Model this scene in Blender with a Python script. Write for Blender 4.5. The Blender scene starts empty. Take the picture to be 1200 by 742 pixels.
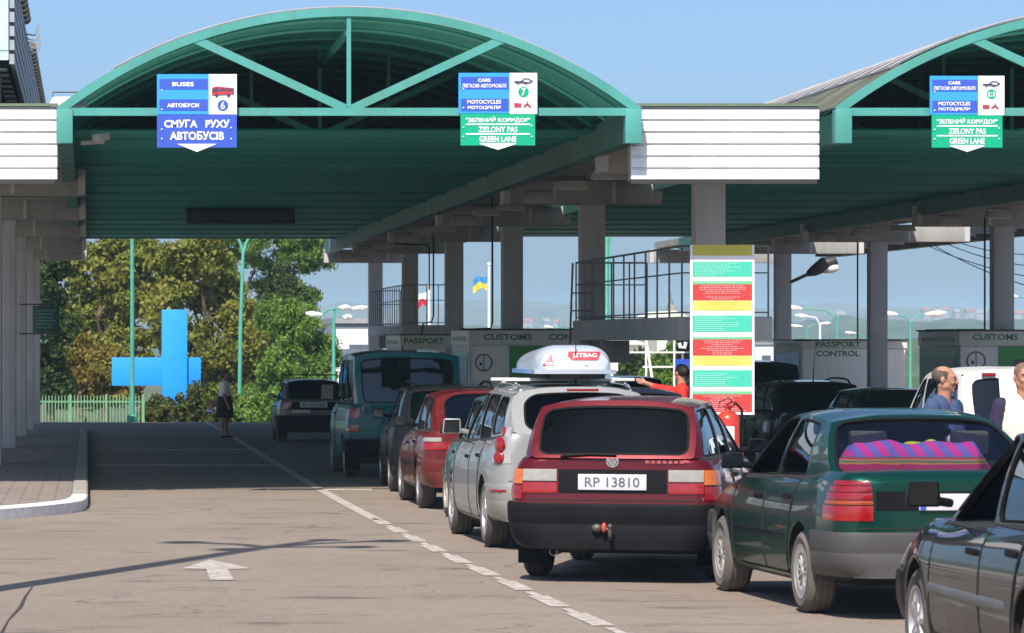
import bpy, bmesh, math, random
import numpy as np
from mathutils import Vector, Matrix

SC = bpy.context.scene
COL = SC.collection
R = math.radians
rnd = random.Random(7)
F, X0, H0, CAMZ, SL, CREST = 4400.0, 103.0, 399.0, 1.74, 0.0061, 111.0

def px(x, d): return (x - X0) * d / F
def pz(y, d): return CAMZ + (H0 - y) * d / F
def gz(y):
    if y < CREST: return -SL * y
    t = min(y, 190) - CREST
    return -SL * CREST - 0.075 * t * min(1, t / 6 + .3)

# ---------------------------------------------------------------- materials
MATS = {}
def _nt(name):
    m = bpy.data.materials.new(name); m.use_nodes = True
    nt = m.node_tree; nt.nodes.clear()
    out = nt.nodes.new('ShaderNodeOutputMaterial')
    return m, nt, out
def rgb(c): return (c[0], c[1], c[2], 1.0)
def mixcol(nt, fac, a, b, mode='MIX'):
    n = nt.nodes.new('ShaderNodeMix'); n.data_type = 'RGBA'; n.blend_type = mode
    def put(sock, v):
        if hasattr(v, 'is_linked') or hasattr(v, 'links'): nt.links.new(v, sock)
        elif isinstance(v, (int, float)): sock.default_value = v
        else: sock.default_value = rgb(v)
    put(n.inputs[0], fac); put(n.inputs[6], a); put(n.inputs[7], b)
    return n.outputs[2]
def noise(nt, scale, detail=4, rough=.55, coord='Object', stretch=None):
    tc = nt.nodes.new('ShaderNodeTexCoord')
    v = tc.outputs[coord]
    if stretch:
        mp = nt.nodes.new('ShaderNodeMapping'); mp.inputs['Scale'].default_value = stretch
        nt.links.new(v, mp.inputs[0]); v = mp.outputs[0]
    n = nt.nodes.new('ShaderNodeTexNoise')
    n.inputs['Scale'].default_value = scale; n.inputs['Detail'].default_value = detail
    n.inputs['Roughness'].default_value = rough
    nt.links.new(v, n.inputs['Vector'])
    return n.outputs['Fac']
def ramp(nt, fac, stops):
    n = nt.nodes.new('ShaderNodeValToRGB')
    cr = n.color_ramp
    while len(cr.elements) < len(stops): cr.elements.new(.5)
    for e, (p, c) in zip(cr.elements, stops):
        e.position = p; e.color = (c, c, c, 1) if isinstance(c, (int, float)) else rgb(c)
    nt.links.new(fac, n.inputs[0])
    return n.outputs[0]
def bump(nt, h, dist, strength=.5):
    b = nt.nodes.new('ShaderNodeBump'); b.inputs['Distance'].default_value = dist
    b.inputs['Strength'].default_value = strength
    nt.links.new(h, b.inputs['Height']); return b.outputs[0]
def pbr(name, col, rough=.6, metal=0., coat=0., var=.15, vscale=3., bmp=0., bscale=40., spec=.5, dirt=None, dirt_h=0., dirt_amt=.5, stretch=None, streak=None):
    if name in MATS: return MATS[name]
    m, nt, out = _nt(name)
    p = nt.nodes.new('ShaderNodeBsdfPrincipled'); nt.links.new(p.outputs[0], out.inputs[0])
    p.inputs['Roughness'].default_value = rough; p.inputs['Metallic'].default_value = metal
    p.inputs['Coat Weight'].default_value = coat; p.inputs['Coat Roughness'].default_value = .04
    p.inputs['Specular IOR Level'].default_value = spec
    n = noise(nt, vscale, 5, stretch=stretch)
    lo = [c * (1 - var) for c in col]; hi = [min(1, c * (1 + var)) for c in col]
    c = mixcol(nt, ramp(nt, n, [(.3, 0.), (.7, 1.)]), lo, hi)
    if streak:
        f1 = ramp(nt, noise(nt, 5., 5, .65, stretch=(1.,1.,.10)), [(.48,0),(.78,streak[1])])
        c = mixcol(nt, f1, c, streak[0])
        f2 = ramp(nt, noise(nt, 2.2, 6, .7), [(.55,0),(.75,streak[1]*.8)])
        c = mixcol(nt, f2, c, streak[0])
    if dirt:
        tc = nt.nodes.new('ShaderNodeTexCoord'); sx = nt.nodes.new('ShaderNodeSeparateXYZ')
        nt.links.new(tc.outputs['Object'], sx.inputs[0])
        mr = nt.nodes.new('ShaderNodeMapRange')
        mr.inputs[1].default_value = .15; mr.inputs[2].default_value = dirt_h
        mr.inputs[3].default_value = dirt_amt; mr.inputs[4].default_value = .05 * dirt_amt
        nt.links.new(sx.outputs[2], mr.inputs[0])
        n2 = noise(nt, 2.3, 6, .65)
        ml = nt.nodes.new('ShaderNodeMath'); ml.operation = 'MULTIPLY'
        nt.links.new(mr.outputs[0], ml.inputs[0]); nt.links.new(ramp(nt, n2, [(.25, .35), (.7, 1.)]), ml.inputs[1])
        c = mixcol(nt, ml.outputs[0], c, dirt)
        nt.links.new(ramp_add(nt, ml.outputs[0], rough), p.inputs['Roughness'])
        inv = nt.nodes.new('ShaderNodeMath'); inv.operation = 'SUBTRACT'; inv.inputs[0].default_value = coat; inv.use_clamp = True
        nt.links.new(ml.outputs[0], inv.inputs[1]); nt.links.new(inv.outputs[0], p.inputs['Coat Weight'])
    nt.links.new(c, p.inputs['Base Color'])
    if bmp:
        nt.links.new(bump(nt, noise(nt, bscale, 3), bmp), p.inputs['Normal'])
    MATS[name] = m
    return m
def ramp_add(nt, v, base):
    a = nt.nodes.new('ShaderNodeMath'); a.operation = 'MULTIPLY_ADD'
    nt.links.new(v, a.inputs[0]); a.inputs[1].default_value = .5; a.inputs[2].default_value = base
    a.use_clamp = True
    return a.outputs[0]
def glass(name, tint, rough=.02, refl=1.1):
    """thin window glass: fresnel reflection over a tinted see-through pane"""
    if name in MATS: return MATS[name]
    m, nt, out = _nt(name)
    t = nt.nodes.new('ShaderNodeBsdfTransparent'); t.inputs[0].default_value = rgb(tint)
    g = nt.nodes.new('ShaderNodeBsdfGlossy'); g.inputs['Roughness'].default_value = rough
    g.inputs[0].default_value = (.72, .86, 1, 1)
    fr = nt.nodes.new('ShaderNodeFresnel'); fr.inputs[0].default_value = 1.5
    n = noise(nt, 1.4, 3); 
    ml = nt.nodes.new('ShaderNodeMath'); ml.operation = 'MULTIPLY_ADD'; ml.use_clamp = True
    nt.links.new(fr.outputs[0], ml.inputs[0]); ml.inputs[1].default_value = refl; ml.inputs[2].default_value = .0
    mx = nt.nodes.new('ShaderNodeMixShader')
    nt.links.new(ml.outputs[0], mx.inputs[0]); nt.links.new(t.outputs[0], mx.inputs[1]); nt.links.new(g.outputs[0], mx.inputs[2])
    d = nt.nodes.new('ShaderNodeBsdfDiffuse'); d.inputs[0].default_value = (.25, .25, .25, 1)
    mx2 = nt.nodes.new('ShaderNodeMixShader')
    nt.links.new(ramp(nt, n, [(.4, .0), (.8, .012)]), mx2.inputs[0])
    nt.links.new(mx.outputs[0], mx2.inputs[1]); nt.links.new(d.outputs[0], mx2.inputs[2])
    nt.links.new(mx2.outputs[0], out.inputs[0])
    MATS[name] = m
    return m

# ---------------------------------------------------------------- mesh builder
class MB:
    def __init__(s): s.v = []; s.f = []; s.m = []
    def add(s, vs, fs, mi=0):
        o = len(s.v); s.v.extend([tuple(v) for v in vs])
        for f in fs: s.f.append(tuple(i + o for i in f)); s.m.append(mi)
        return s
    def box(s, x0, x1, y0, y1, z0, z1, mi=0):
        vs = [(x0,y0,z0),(x1,y0,z0),(x1,y1,z0),(x0,y1,z0),(x0,y0,z1),(x1,y0,z1),(x1,y1,z1),(x0,y1,z1)]
        return s.add(vs, [(3,2,1,0),(4,5,6,7),(0,1,5,4),(1,2,6,5),(2,3,7,6),(3,0,4,7)], mi)
    def hexa(s, b, t, mi=0):
        return s.add(list(b) + list(t), [(3,2,1,0),(4,5,6,7),(0,1,5,4),(1,2,6,5),(2,3,7,6),(3,0,4,7)], mi)
    def bar(s, a, b, w, h=None, up=(0,0,1), mi=0):
        """rectangular bar from a to b; w across, h along up"""
        a = Vector(a); b = Vector(b); h = h or w; d = (b - a).normalized(); up = Vector(up)
        sx = d.cross(up)
        if sx.length < 1e-4: sx = d.cross(Vector((1,0,0)))
        sx.normalize(); uz = sx.cross(d).normalized()
        q = [sx*w/2 - uz*h/2, sx*w/2 + uz*h/2, -sx*w/2 + uz*h/2, -sx*w/2 - uz*h/2]
        vs = [a + k for k in q] + [b + k for k in q]
        return s.add(vs, [(0,1,2,3),(7,6,5,4),(1,0,4,5),(2,1,5,6),(3,2,6,7),(0,3,7,4)], mi)
    def tube(s, pts, r, n=8, mi=0, cap=True):
        pts = [Vector(p) for p in pts]; k = len(pts)
        rs = r if isinstance(r, (list, tuple)) else [r] * k
        ref = None; rings = []
        for i, p in enumerate(pts):
            d = (pts[min(i+1, k-1)] - pts[max(i-1, 0)])
            d = d.normalized() if d.length > 1e-9 else Vector((0,0,1))
            if ref is None:
                ref = Vector((0,0,1)) if abs(d.z) < .9 else Vector((1,0,0))
            a = d.cross(ref)
            if a.length < 1e-5: a = d.orthogonal()
            a.normalize(); b = a.cross(d).normalized(); ref = b
            rings.append([p + (a*math.cos(t*2*math.pi/n) + b*math.sin(t*2*math.pi/n)) * rs[i] for t in range(n)])
        vs = [q for ring in rings for q in ring]; fs = []
        for i in range(k-1):
            for j in range(n):
                fs.append((i*n+j, i*n+(j+1) % n, (i+1)*n+(j+1) % n, (i+1)*n+j))
        if cap: fs += [tuple(range(n-1, -1, -1)), tuple(range((k-1)*n, k*n))]
        return s.add(vs, fs, mi)
    def lathe(s, prof, n=24, axis='z', c=(0,0,0), mi=0, closed=False):
        vs = []; fs = []; k = len(prof)
        for i in range(n):
            a = 2*math.pi*i/n; ca, sa = math.cos(a), math.sin(a)
            for (r, h) in prof:
                if axis == 'z': v = (r*ca, r*sa, h)
                elif axis == 'x': v = (h, r*ca, r*sa)
                else: v = (r*ca, h, r*sa)
                vs.append((v[0]+c[0], v[1]+c[1], v[2]+c[2]))
        for i in range(n):
            for j in range(k-1 if not closed else k):
                j2 = (j+1) % k
                fs.append((i*k+j, ((i+1) % n)*k+j, ((i+1) % n)*k+j2, i*k+j2))
        return s.add(vs, fs, mi)
    def prism(s, poly, y0, y1, mi=0):
        """poly of (x,z) extruded along y"""
        n = len(poly)
        vs = [(x, y0, z) for x, z in poly] + [(x, y1, z) for x, z in poly]
        fs = [tuple(range(n)), tuple(range(2*n-1, n-1, -1))]
        fs += [((i+1) % n, i, n+i, n+(i+1) % n) for i in range(n)]
        return s.add(vs, fs, mi)
    def grid(s, fn, nu, nv, mi=0, flip=False):
        vs = [fn(i/nu, j/nv) for j in range(nv+1) for i in range(nu+1)]; fs = []
        for j in range(nv):
            for i in range(nu):
                a = j*(nu+1)+i; q = (a, a+1, a+nu+2, a+nu+1)
                fs.append(q[::-1] if flip else q)
        return s.add(vs, fs, mi)
    def ball(s, c, r, mi=0, nu=12, nv=8):
        rx, ry, rz = (r, r, r) if isinstance(r, (int, float)) else r
        prof = []
        vs = [(c[0], c[1], c[2]-rz)]; fs = []
        for j in range(1, nv):
            t = math.pi*j/nv
            for i in range(nu):
                a = 2*math.pi*i/nu
                vs.append((c[0]+rx*math.sin(t)*math.cos(a), c[1]+ry*math.sin(t)*math.sin(a), c[2]-rz*math.cos(t)))
        vs.append((c[0], c[1], c[2]+rz)); last = len(vs)-1
        for i in range(nu): fs.append((0, 1+(i+1) % nu, 1+i))
        for j in range(nv-2):
            for i in range(nu):
                a = 1+j*nu+i; b = 1+j*nu+(i+1) % nu
                fs.append((a, b, b+nu, a+nu))
        o = 1+(nv-2)*nu
        for i in range(nu): fs.append((o+i, o+(i+1) % nu, last))
        return s.add(vs, fs, mi)
    def build(s, name, mats, parent=None, loc=None, rot=None, sharp=35, bevel=0, smooth=True, fix=True):
        me = bpy.data.meshes.new(name)
        me.from_pydata(s.v, [], s.f)
        if not isinstance(mats, (list, tuple)): mats = [mats]
        for m in mats: me.materials.append(m)
        if len(mats) > 1: me.polygons.foreach_set('material_index', s.m)
        if fix or bevel:
            bm = bmesh.new(); bm.from_mesh(me)
            if fix: bmesh.ops.recalc_face_normals(bm, faces=bm.faces)
            if bevel:
                es = [e for e in bm.edges if len(e.link_faces) == 2 and e.calc_face_angle(0) > R(30)]
                bmesh.ops.bevel(bm, geom=es, offset=bevel, segments=2, profile=.6, affect='EDGES', clamp_overlap=True)
            bm.to_mesh(me); bm.free()
        if smooth:
            me.shade_smooth(); me.set_sharp_from_angle(angle=R(sharp))
        me.update()
        o = bpy.data.objects.new(name, me); COL.objects.link(o)
        if parent: o.parent = parent
        if loc: o.location = loc
        if rot: o.rotation_euler = rot
        return o

def each(mb, name, mats, parent=None, **k):
    """build every loose piece of the mesh as an object of its own"""
    par = list(range(len(mb.v)))
    def find(i):
        while par[i] != i: par[i] = par[par[i]]; i = par[i]
        return i
    for f in mb.f:
        a = find(f[0])
        for i in f[1:]: par[find(i)] = a
    groups = {}
    for q, f in enumerate(mb.f): groups.setdefault(find(f[0]), []).append(q)
    res = []
    for qs in groups.values():
        m = MB(); ix = {}
        for q in qs:
            f = []
            for i in mb.f[q]:
                if i not in ix: ix[i] = len(m.v); m.v.append(mb.v[i])
                f.append(ix[i])
            m.f.append(tuple(f)); m.m.append(mb.m[q])
        res.append(m.build(name, mats, parent, **k))
    return res
def tag(o, label=None, cat=None, group=None, kind=None):
    if label: o['label'] = label
    if cat: o['category'] = cat
    if group: o['group'] = group
    if kind: o['kind'] = kind
    return o
def thing(name, label, cat, loc=(0,0,0), rz=0., group=None):
    o = bpy.data.objects.new(name, None); COL.objects.link(o)
    o.empty_display_size = .2
    o.location = loc; o.rotation_euler = (0, 0, rz)
    return tag(o, label, cat, group)
def children(o): return [c for c in COL.objects if c.parent is o]
def copy_tree(o, parent=None):
    c = o.copy(); COL.objects.link(c)
    c.parent = parent
    for ch in children(o): copy_tree(ch, c)
    return c
def struct(o, label=None):
    return tag(o, label, None, None, 'structure')

def evaluated(mb_or_obj, mods):
    """apply modifiers to a temporary object and return its mesh"""
    o = mb_or_obj
    for f in mods: f(o)
    bpy.context.view_layer.update()
    dg = bpy.context.evaluated_depsgraph_get()
    me = bpy.data.meshes.new_from_object(o.evaluated_get(dg))
    return me
def drop(o):
    me = o.data; bpy.data.objects.remove(o); bpy.data.meshes.remove(me)

# ---------------------------------------------------------------- lettering
def text_mesh(body, w, h, bold=0., depth=.004, spacing=1.0):
    """flat letters in the XZ plane facing -Y, scaled to w x h and centred"""
    cu = bpy.data.curves.new('lettering', 'FONT'); cu.body = body.translate(str.maketrans('АВЕМНОРСТХІК','ABEMHOPCTXIK'))
    cu.align_x = 'CENTER'; cu.align_y = 'CENTER'; cu.offset = bold; cu.space_character = spacing
    cu.resolution_u = 3; cu.extrude = 0
    o = bpy.data.objects.new('lettering', cu); COL.objects.link(o)
    bpy.context.view_layer.update()
    dg = bpy.context.evaluated_depsgraph_get()
    me = bpy.data.meshes.new_from_object(o.evaluated_get(dg))
    bpy.data.objects.remove(o); bpy.data.curves.remove(cu)
    n = len(me.vertices)
    co = np.zeros(n*3); me.vertices.foreach_get('co', co); co = co.reshape(-1, 3)
    fs = [tuple(p.vertices) for p in me.polygons]
    bpy.data.meshes.remove(me)
    mn = co.min(0); mx = co.max(0); c = (mn+mx)/2; d = np.maximum(mx-mn, 1e-6)
    sx = w/d[0]; sz = h/d[1] if h else sx
    return [((p[0]-c[0])*sx, 0., (p[1]-c[1])*sz) for p in co], fs
def add_text(mb, body, cx, cz, w, h, y, mi=0, bold=0., spacing=1.0):
    vs, fs = text_mesh(body, w, h, bold, spacing=spacing)
    return mb.add([(x+cx, y, z+cz) for x, _, z in vs], fs, mi)
def rect(mb, x0, x1, z0, z1, y, mi=0, t=.0):
    """thin plate in the XZ plane facing -Y: front at y, t thick"""
    if t: return mb.box(x0, x1, y, y+t, z0, z1, mi)
    return mb.add([(x0,y,z0),(x1,y,z0),(x1,y,z1),(x0,y,z1)], [(0,1,2,3)], mi)
# ---------------------------------------------------------------- car kit
def mono(xs, ys):
    xs = list(xs); ys = list(ys); n = len(xs)
    h = [xs[i+1]-xs[i] for i in range(n-1)]; dl = [(ys[i+1]-ys[i])/h[i] for i in range(n-1)]
    m = [dl[0]] + [0 if dl[i-1]*dl[i] <= 0 else 2*dl[i-1]*dl[i]/(dl[i-1]+dl[i]) for i in range(1, n-1)] + [dl[-1]]
    def f(x):
        if x <= xs[0]: return ys[0]
        if x >= xs[-1]: return ys[-1]
        i = 0
        while x > xs[i+1]: i += 1
        t = (x-xs[i])/h[i]
        return ((1+2*t)*(1-t)**2*ys[i] + t*(1-t)**2*h[i]*m[i] + t*t*(3-2*t)*ys[i+1] + t*t*(t-1)*h[i]*m[i+1])
    return f

M_BLACK = pbr('black_plastic', (.008,.0085,.010), .55, spec=.08, var=.25, bmp=.0006, bscale=300)
M_TRIM = pbr('rubber_trim', (.008,.008,.009), .7, spec=.08)
M_BUMP = pbr('grey_bumper', (.035,.037,.042), .5, var=.2, dirt=(.2,.17,.14), dirt_h=.9, dirt_amt=.35)
M_TYRE = pbr('tyre_rubber', (.022,.021,.02), .8, var=.25, dirt=(.2,.17,.14), dirt_h=.5, dirt_amt=.5)
M_TYRE_DUSTY = pbr('dusty_tyre', (.035,.033,.03), .85, var=.25, dirt=(.26,.22,.18), dirt_h=.7, dirt_amt=.5)
M_RIM = pbr('alloy_rim', (.5,.5,.51), .35, metal=.8, var=.1)
M_STEEL = pbr('steel_rim', (.36,.35,.33), .5, metal=.3, var=.2)
M_DARK = pbr('car_inside', (.012,.012,.013), .9)
M_SEAT = pbr('seat_cloth', (.03,.031,.036), .9)
M_CHROME = pbr('chrome', (.75,.76,.78), .12, metal=1.)
M_RED = pbr('red_lens', (.25,.006,.009), .15, coat=.6, var=.12, vscale=20)
M_DKRED = pbr('dark_red_lens', (.22,.008,.012), .12, coat=.6, var=.12, vscale=20)
M_ORANGE = pbr('orange_lens', (.55,.13,.01), .12, coat=.6, var=.12, vscale=20)
M_WLENS = pbr('white_lens', (.28,.27,.25), .15, coat=.5, var=.1, vscale=20)
M_PLATE = pbr('white_plate', (.55,.55,.58), .35, var=.05)
M_LETTER = pbr('plate_letters', (.10,.10,.14), .5)
M_BLUE = pbr('plate_blue', (.02,.08,.5), .4)
M_EXH = pbr('exhaust_steel', (.09,.08,.07), .5, metal=.5, var=.3, vscale=15)
G_DARK = glass('tinted_glass', (.012,.016,.022), refl=.3)
G_BLACK = glass('dark_reflecting_glass', (.02,.024,.03), refl=1.3)
G_MID = glass('smoked_glass', (.2,.22,.24))
G_CLEAR = glass('clear_glass', (.55,.6,.62))
def paint(name, col, metal=.0, rough=.32, dirt=.45, dcol=(.22,.19,.16), coat=.55, spec=.08):
    return pbr('paint_'+name, col, rough, metal=metal, coat=coat, spec=spec, var=.06, vscale=2., dirt=dcol, dirt_h=.95 if dirt < .7 else .72, dirt_amt=dirt)

WF = [(0,.86),(.05,.93),(.14,.972),(.32,.995),(.5,1.0),(.66,.995),(.8,.975),(.9,.945),(.96,.91),(1.0,.865)]
WFF = mono([a for a, _ in WF], [b for _, b in WF])

class Car:
    def __init__(s, sp):
        s.sp = sp; s.L, s.W, s.H, s.R = sp['L'], sp['W'], sp['H'], sp['R']
        g = sp
        s.zt = mono(*zip(*g['top'])); s.zb = mono(*zip(*g['bot'])); s.hwf = mono(*zip(*g['hw']))
        s.rp = g.get('round', .16); s.lr = g.get('lean_r', .0); s.lf = g.get('lean_f', .0)
    def hw(s, y):
        e = min(max(min(y, s.L-y), 0), s.rp); r = s.rp
        return s.hwf(y) - r*(1-math.sqrt(max(0, 1-(1-e/r)**2)))
    def ends(s, y):
        e = max(0, min(y, s.L-y)); k = max(0, 1-e/.07)
        return s.zb(y) + .04*k*k, s.zt(y) - .03*k*k
    def dy(s, y, z):
        return s.lr*(z-.5)*math.exp(-(y/.35)) - s.lf*(z-.4)*math.exp(-((s.L-y)/.35))
    def P(s, x, y, z):
        return Vector((x, y + s.dy(y, z) - s.L/2, z))
    def sx(s, y, z):
        zb, zt = s.zb(y), s.zt(y)
        return s.hw(y) * WFF(min(1, max(0, (z-zb)/(zt-zb))))
    def side(s, sg, y, z, off=0.):
        """point on the flank at station y, height z"""
        p = s.P(sg*(s.sx(y, z)+off), y, z); return p
    # wrapped strips around the rear (end=0) or front (end=1)
    def plan(s, z, end):
        ys = [0., .015, .04, .08, .12, .17, .24, .34, .5, .7, 1.0]
        pts = [(0., 0.)]
        c = s.sx(0 if not end else s.L, z)
        for k in range(1, 9): pts.append((c*k/8, 0.))
        for y in ys[1:]:
            yy = y if not end else s.L-y
            pts.append((s.sx(yy, z), y))
        return pts
    def at(s, z, a, end, off):
        pts = s.plan(z, end); sg = 1 if a >= 0 else -1; a = abs(a); acc = 0
        for i in range(len(pts)-1):
            dx = pts[i+1][0]-pts[i][0]; dyy = pts[i+1][1]-pts[i][1]; l = math.hypot(dx, dyy)
            if acc+l >= a or i == len(pts)-2:
                t = (a-acc)/l if l > 0 else 0
                x = pts[i][0]+dx*t; y = pts[i][1]+dyy*t
                nx, ny = (dyy/l, -dx/l) if l > 0 else (0, -1)
                if nx == 0 and ny == 0: ny = -1
                x += nx*off; y += ny*off
                yy = y if not end else s.L-y
                q = s.P(sg*x, max(0, min(yy, s.L)), z)
                if yy < 0: q.y += yy
                if yy > s.L: q.y += yy-s.L
                return q
            acc += l
    def wrap(s, mb, a0, a1, z0, z1, end=0, off=.008, mi=0, na=None, prof=None, back=.03):
        """shell that follows the body from arc a0 to a1 between heights z0 and z1"""
        na = na or max(4, int(abs(a1-a0)/.06)); prof = prof or [(0, .0), (.06, .8), (.2, 1.), (.8, 1.), (.94, .8), (1, .0)]
        def fn(u, j):
            t, k = prof[j]
            z = z0+(z1-z0)*t
            edge = min(1, min(u, 1-u)*na/.6) if k else 0
            return s.at(z, a0+(a1-a0)*u, end, -back+(off+back)*(k if k == 0 else (.85+.15*k)*(1 if 0 < u < 1 else 0)))
        k = len(prof)
        us = [0., .004] + [(i)/na for i in range(1, na)] + [.996, 1.]
        vs = [fn(u, j) for j in range(k) for u in us]; n = len(us); fs = []
        for j in range(k-1):
            for i in range(n-1): fs.append((j*n+i, j*n+i+1, (j+1)*n+i+1, (j+1)*n+i))
        mb.add(vs, fs, mi)
    # greenhouse
    def setup_cabin(s):
        c = s.sp['cabin']; s.c = c
        s.zr = mono(*zip(*c['roof'])); s.wr = mono(*zip(*c['wr']))
        s.ybr, s.ytr, s.ytf, s.ybf = c['ybr'], c['ytr'], c['ytf'], c['ybf']
        s.bulr, s.bulf = c.get('bulge_r', .07), c.get('bulge_f', .14)
        s.crown = c.get('crown', .05)
    def hb(s, y): return s.hw(y)*.868
    def belt(s, y): return max(s.zt(y), s.c.get('belt', 0) if y > s.ybr+.3 and y < s.ybf-.2 else 0) - .012
    def roofp(s, u, y):
        z = s.zr(y); w = s.wr(y)
        return (u*w, y, z + s.crown*(1-abs(u)**3.2) - s.crown)
    def cabside(s, sg, yb, yt, v):
        y = yb+(yt-yb)*v
        xb, zb = s.hb(yb), s.belt(yb)
        xt, _, zt = s.roofp(1, yt)
        x = xb+(xt-xb)*v + .022*math.sin(math.pi*v); z = zb+(zt-zb)*v
        return Vector((sg*x, y-s.L/2, z))
    def cabend(s, end, u, v):
        yb, yt, bl = (s.ybr, s.ytr, -s.bulr) if not end else (s.ybf, s.ytf, s.bulf)
        zb = s.belt(yb); xb = s.hb(yb)
        xt, yy, zt = s.roofp(u, yt)
        x = u*xb+(xt-u*xb)*v + math.copysign(.022*math.sin(math.pi*v), u)*abs(u); z = zb+(zt-zb)*v
        y = yb+(yt-yb)*v + bl*(1-u*u)*(1-.45*v) + (bl*.15*math.sin(math.pi*v))
        y -= (bl*.15*math.sin(math.pi*v))*abs(u)**4
        return Vector((x, y-s.L/2, z))

def panel(P, flip, mg, rc, fmb, gmb, mi_paint=0, mi_trim=1, trim=.018, inset=.010, nc=5, ne=5, has_glass=True):
    """frame with a rounded opening and a set-back pane on the patch P(u,v)"""
    Lu = (P(1,.5)-P(0,.5)).length; Lv = (P(.5,1)-P(.5,0)).length
    l, r, b, t = mg[0]/Lu, 1-mg[1]/Lu, mg[2]/Lv, 1-mg[3]/Lv
    def ring(e):
        """rounded rectangle grown by e metres"""
        l2, r2, b2, t2 = l-e/Lu, r+e/Lu, b-e/Lv, t+e/Lv
        ru, rv = min((rc+e)/Lu, (r2-l2)/2.01), min((rc+e)/Lv, (t2-b2)/2.01)
        pts = []
        for (cu, cv, a0) in ((l2+ru, b2+rv, 180), (r2-ru, b2+rv, 270), (r2-ru, t2-rv, 0), (l2+ru, t2-rv, 90)):
            for i in range(nc+1):
                a = R(a0+90*i/nc); pts.append((cu+ru*math.cos(a), cv+rv*math.sin(a)))
        return pts
    inner = ring(0); mid = ring(trim)
    def dens(pts, outer=None):
        res = []; n = len(pts)
        for k in range(4):
            for i in range(nc+1): res.append(pts[k*(nc+1)+i])
            a = pts[k*(nc+1)+nc]; c = pts[((k+1) % 4)*(nc+1)]
            for j in range(1, ne): res.append((a[0]+(c[0]-a[0])*j/ne, a[1]+(c[1]-a[1])*j/ne))
        return res
    out = []
    n1 = nc+1
    for k, (cu, cv) in enumerate(((0,0),(1,0),(1,1),(0,1))):
        for i in range(n1):
            q = mid[k*n1+i]; h = nc/2
            if k == 0: p = (0, q[1]*(h-i)/h) if i < h else (q[0]*(i-h)/h, 0)
            elif k == 1: p = (q[0]+(1-q[0])*i/h, 0) if i < h else (1, q[1]*(i-h)/h)
            elif k == 2: p = (1, q[1]+(1-q[1])*i/h) if i < h else (1-(1-q[0])*(i-h)/h, 1)
            else: p = (q[0]*(h-i)/h, 1) if i < h else (0, 1-(1-q[1])*(i-h)/h)
            if k == 1 and i < h: p = (mid[k*n1][0]+(1-mid[k*n1][0])*i/h, 0)
            if k == 2 and i < h: p = (1, mid[k*n1][1]+(1-mid[k*n1][1])*i/h)
            if k == 3 and i < h: p = (mid[k*n1][0]*(h-i)/h, 1)
            if k == 0 and i < h: p = (0, mid[0][1]*(h-i)/h)
            out.append(p)
    out, mid, inner = dens(out), dens(mid), dens(inner)
    n = len(inner)
    def N(u, v):
        e = 1e-3; u = min(max(u, e), 1-e); v = min(max(v, e), 1-e)
        q = (P(u+e, v)-P(u-e, v)).cross(P(u, v+e)-P(u, v-e))
        q.normalize(); return q if not flip else -q
    vs = [P(*p) for p in out]+[P(*p)+N(*p)*.0015 for p in mid]+[P(*p)+N(*p)*.001 for p in inner]+[P(*p)-N(*p)*(inset+.03) for p in inner]
    fq = []
    for lay, mi in ((0, mi_paint), (1, mi_trim), (2, mi_trim)):
        fs = []
        for i in range(n):
            j = (i+1) % n
            q = (lay*n+i, lay*n+j, (lay+1)*n+j, (lay+1)*n+i)
            fs.append(q[::-1] if flip else q)
        fq.append((fs, mi))
    o = len(fmb.v); fmb.v.extend([tuple(v) for v in vs])
    for fs, mi in fq:
        for f in fs: fmb.f.append(tuple(i+o for i in f)); fmb.m.append(mi)
    if has_glass:
        cu = sum(p[0] for p in inner)/n; cv = sum(p[1] for p in inner)/n
        vs = []; K = 3
        for k in range(K+1):
            t = k/ (K+1)
            for p in inner:
                q = (p[0]+(cu-p[0])*t, p[1]+(cv-p[1])*t); vs.append(P(*q)-N(*q)*inset)
        vs.append(P(cu, cv)-N(cu, cv)*inset); fs = []
        for k in range(K):
            for i in range(n):
                j = (i+1) % n; q = (k*n+i, k*n+j, (k+1)*n+j, (k+1)*n+i); fs.append(q[::-1] if flip else q)
        for i in range(n):
            q = (K*n+i, K*n+(i+1) % n, (K+1)*n); fs.append(q[::-1] if flip else q)
        gmb.add(vs, fs)

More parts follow.
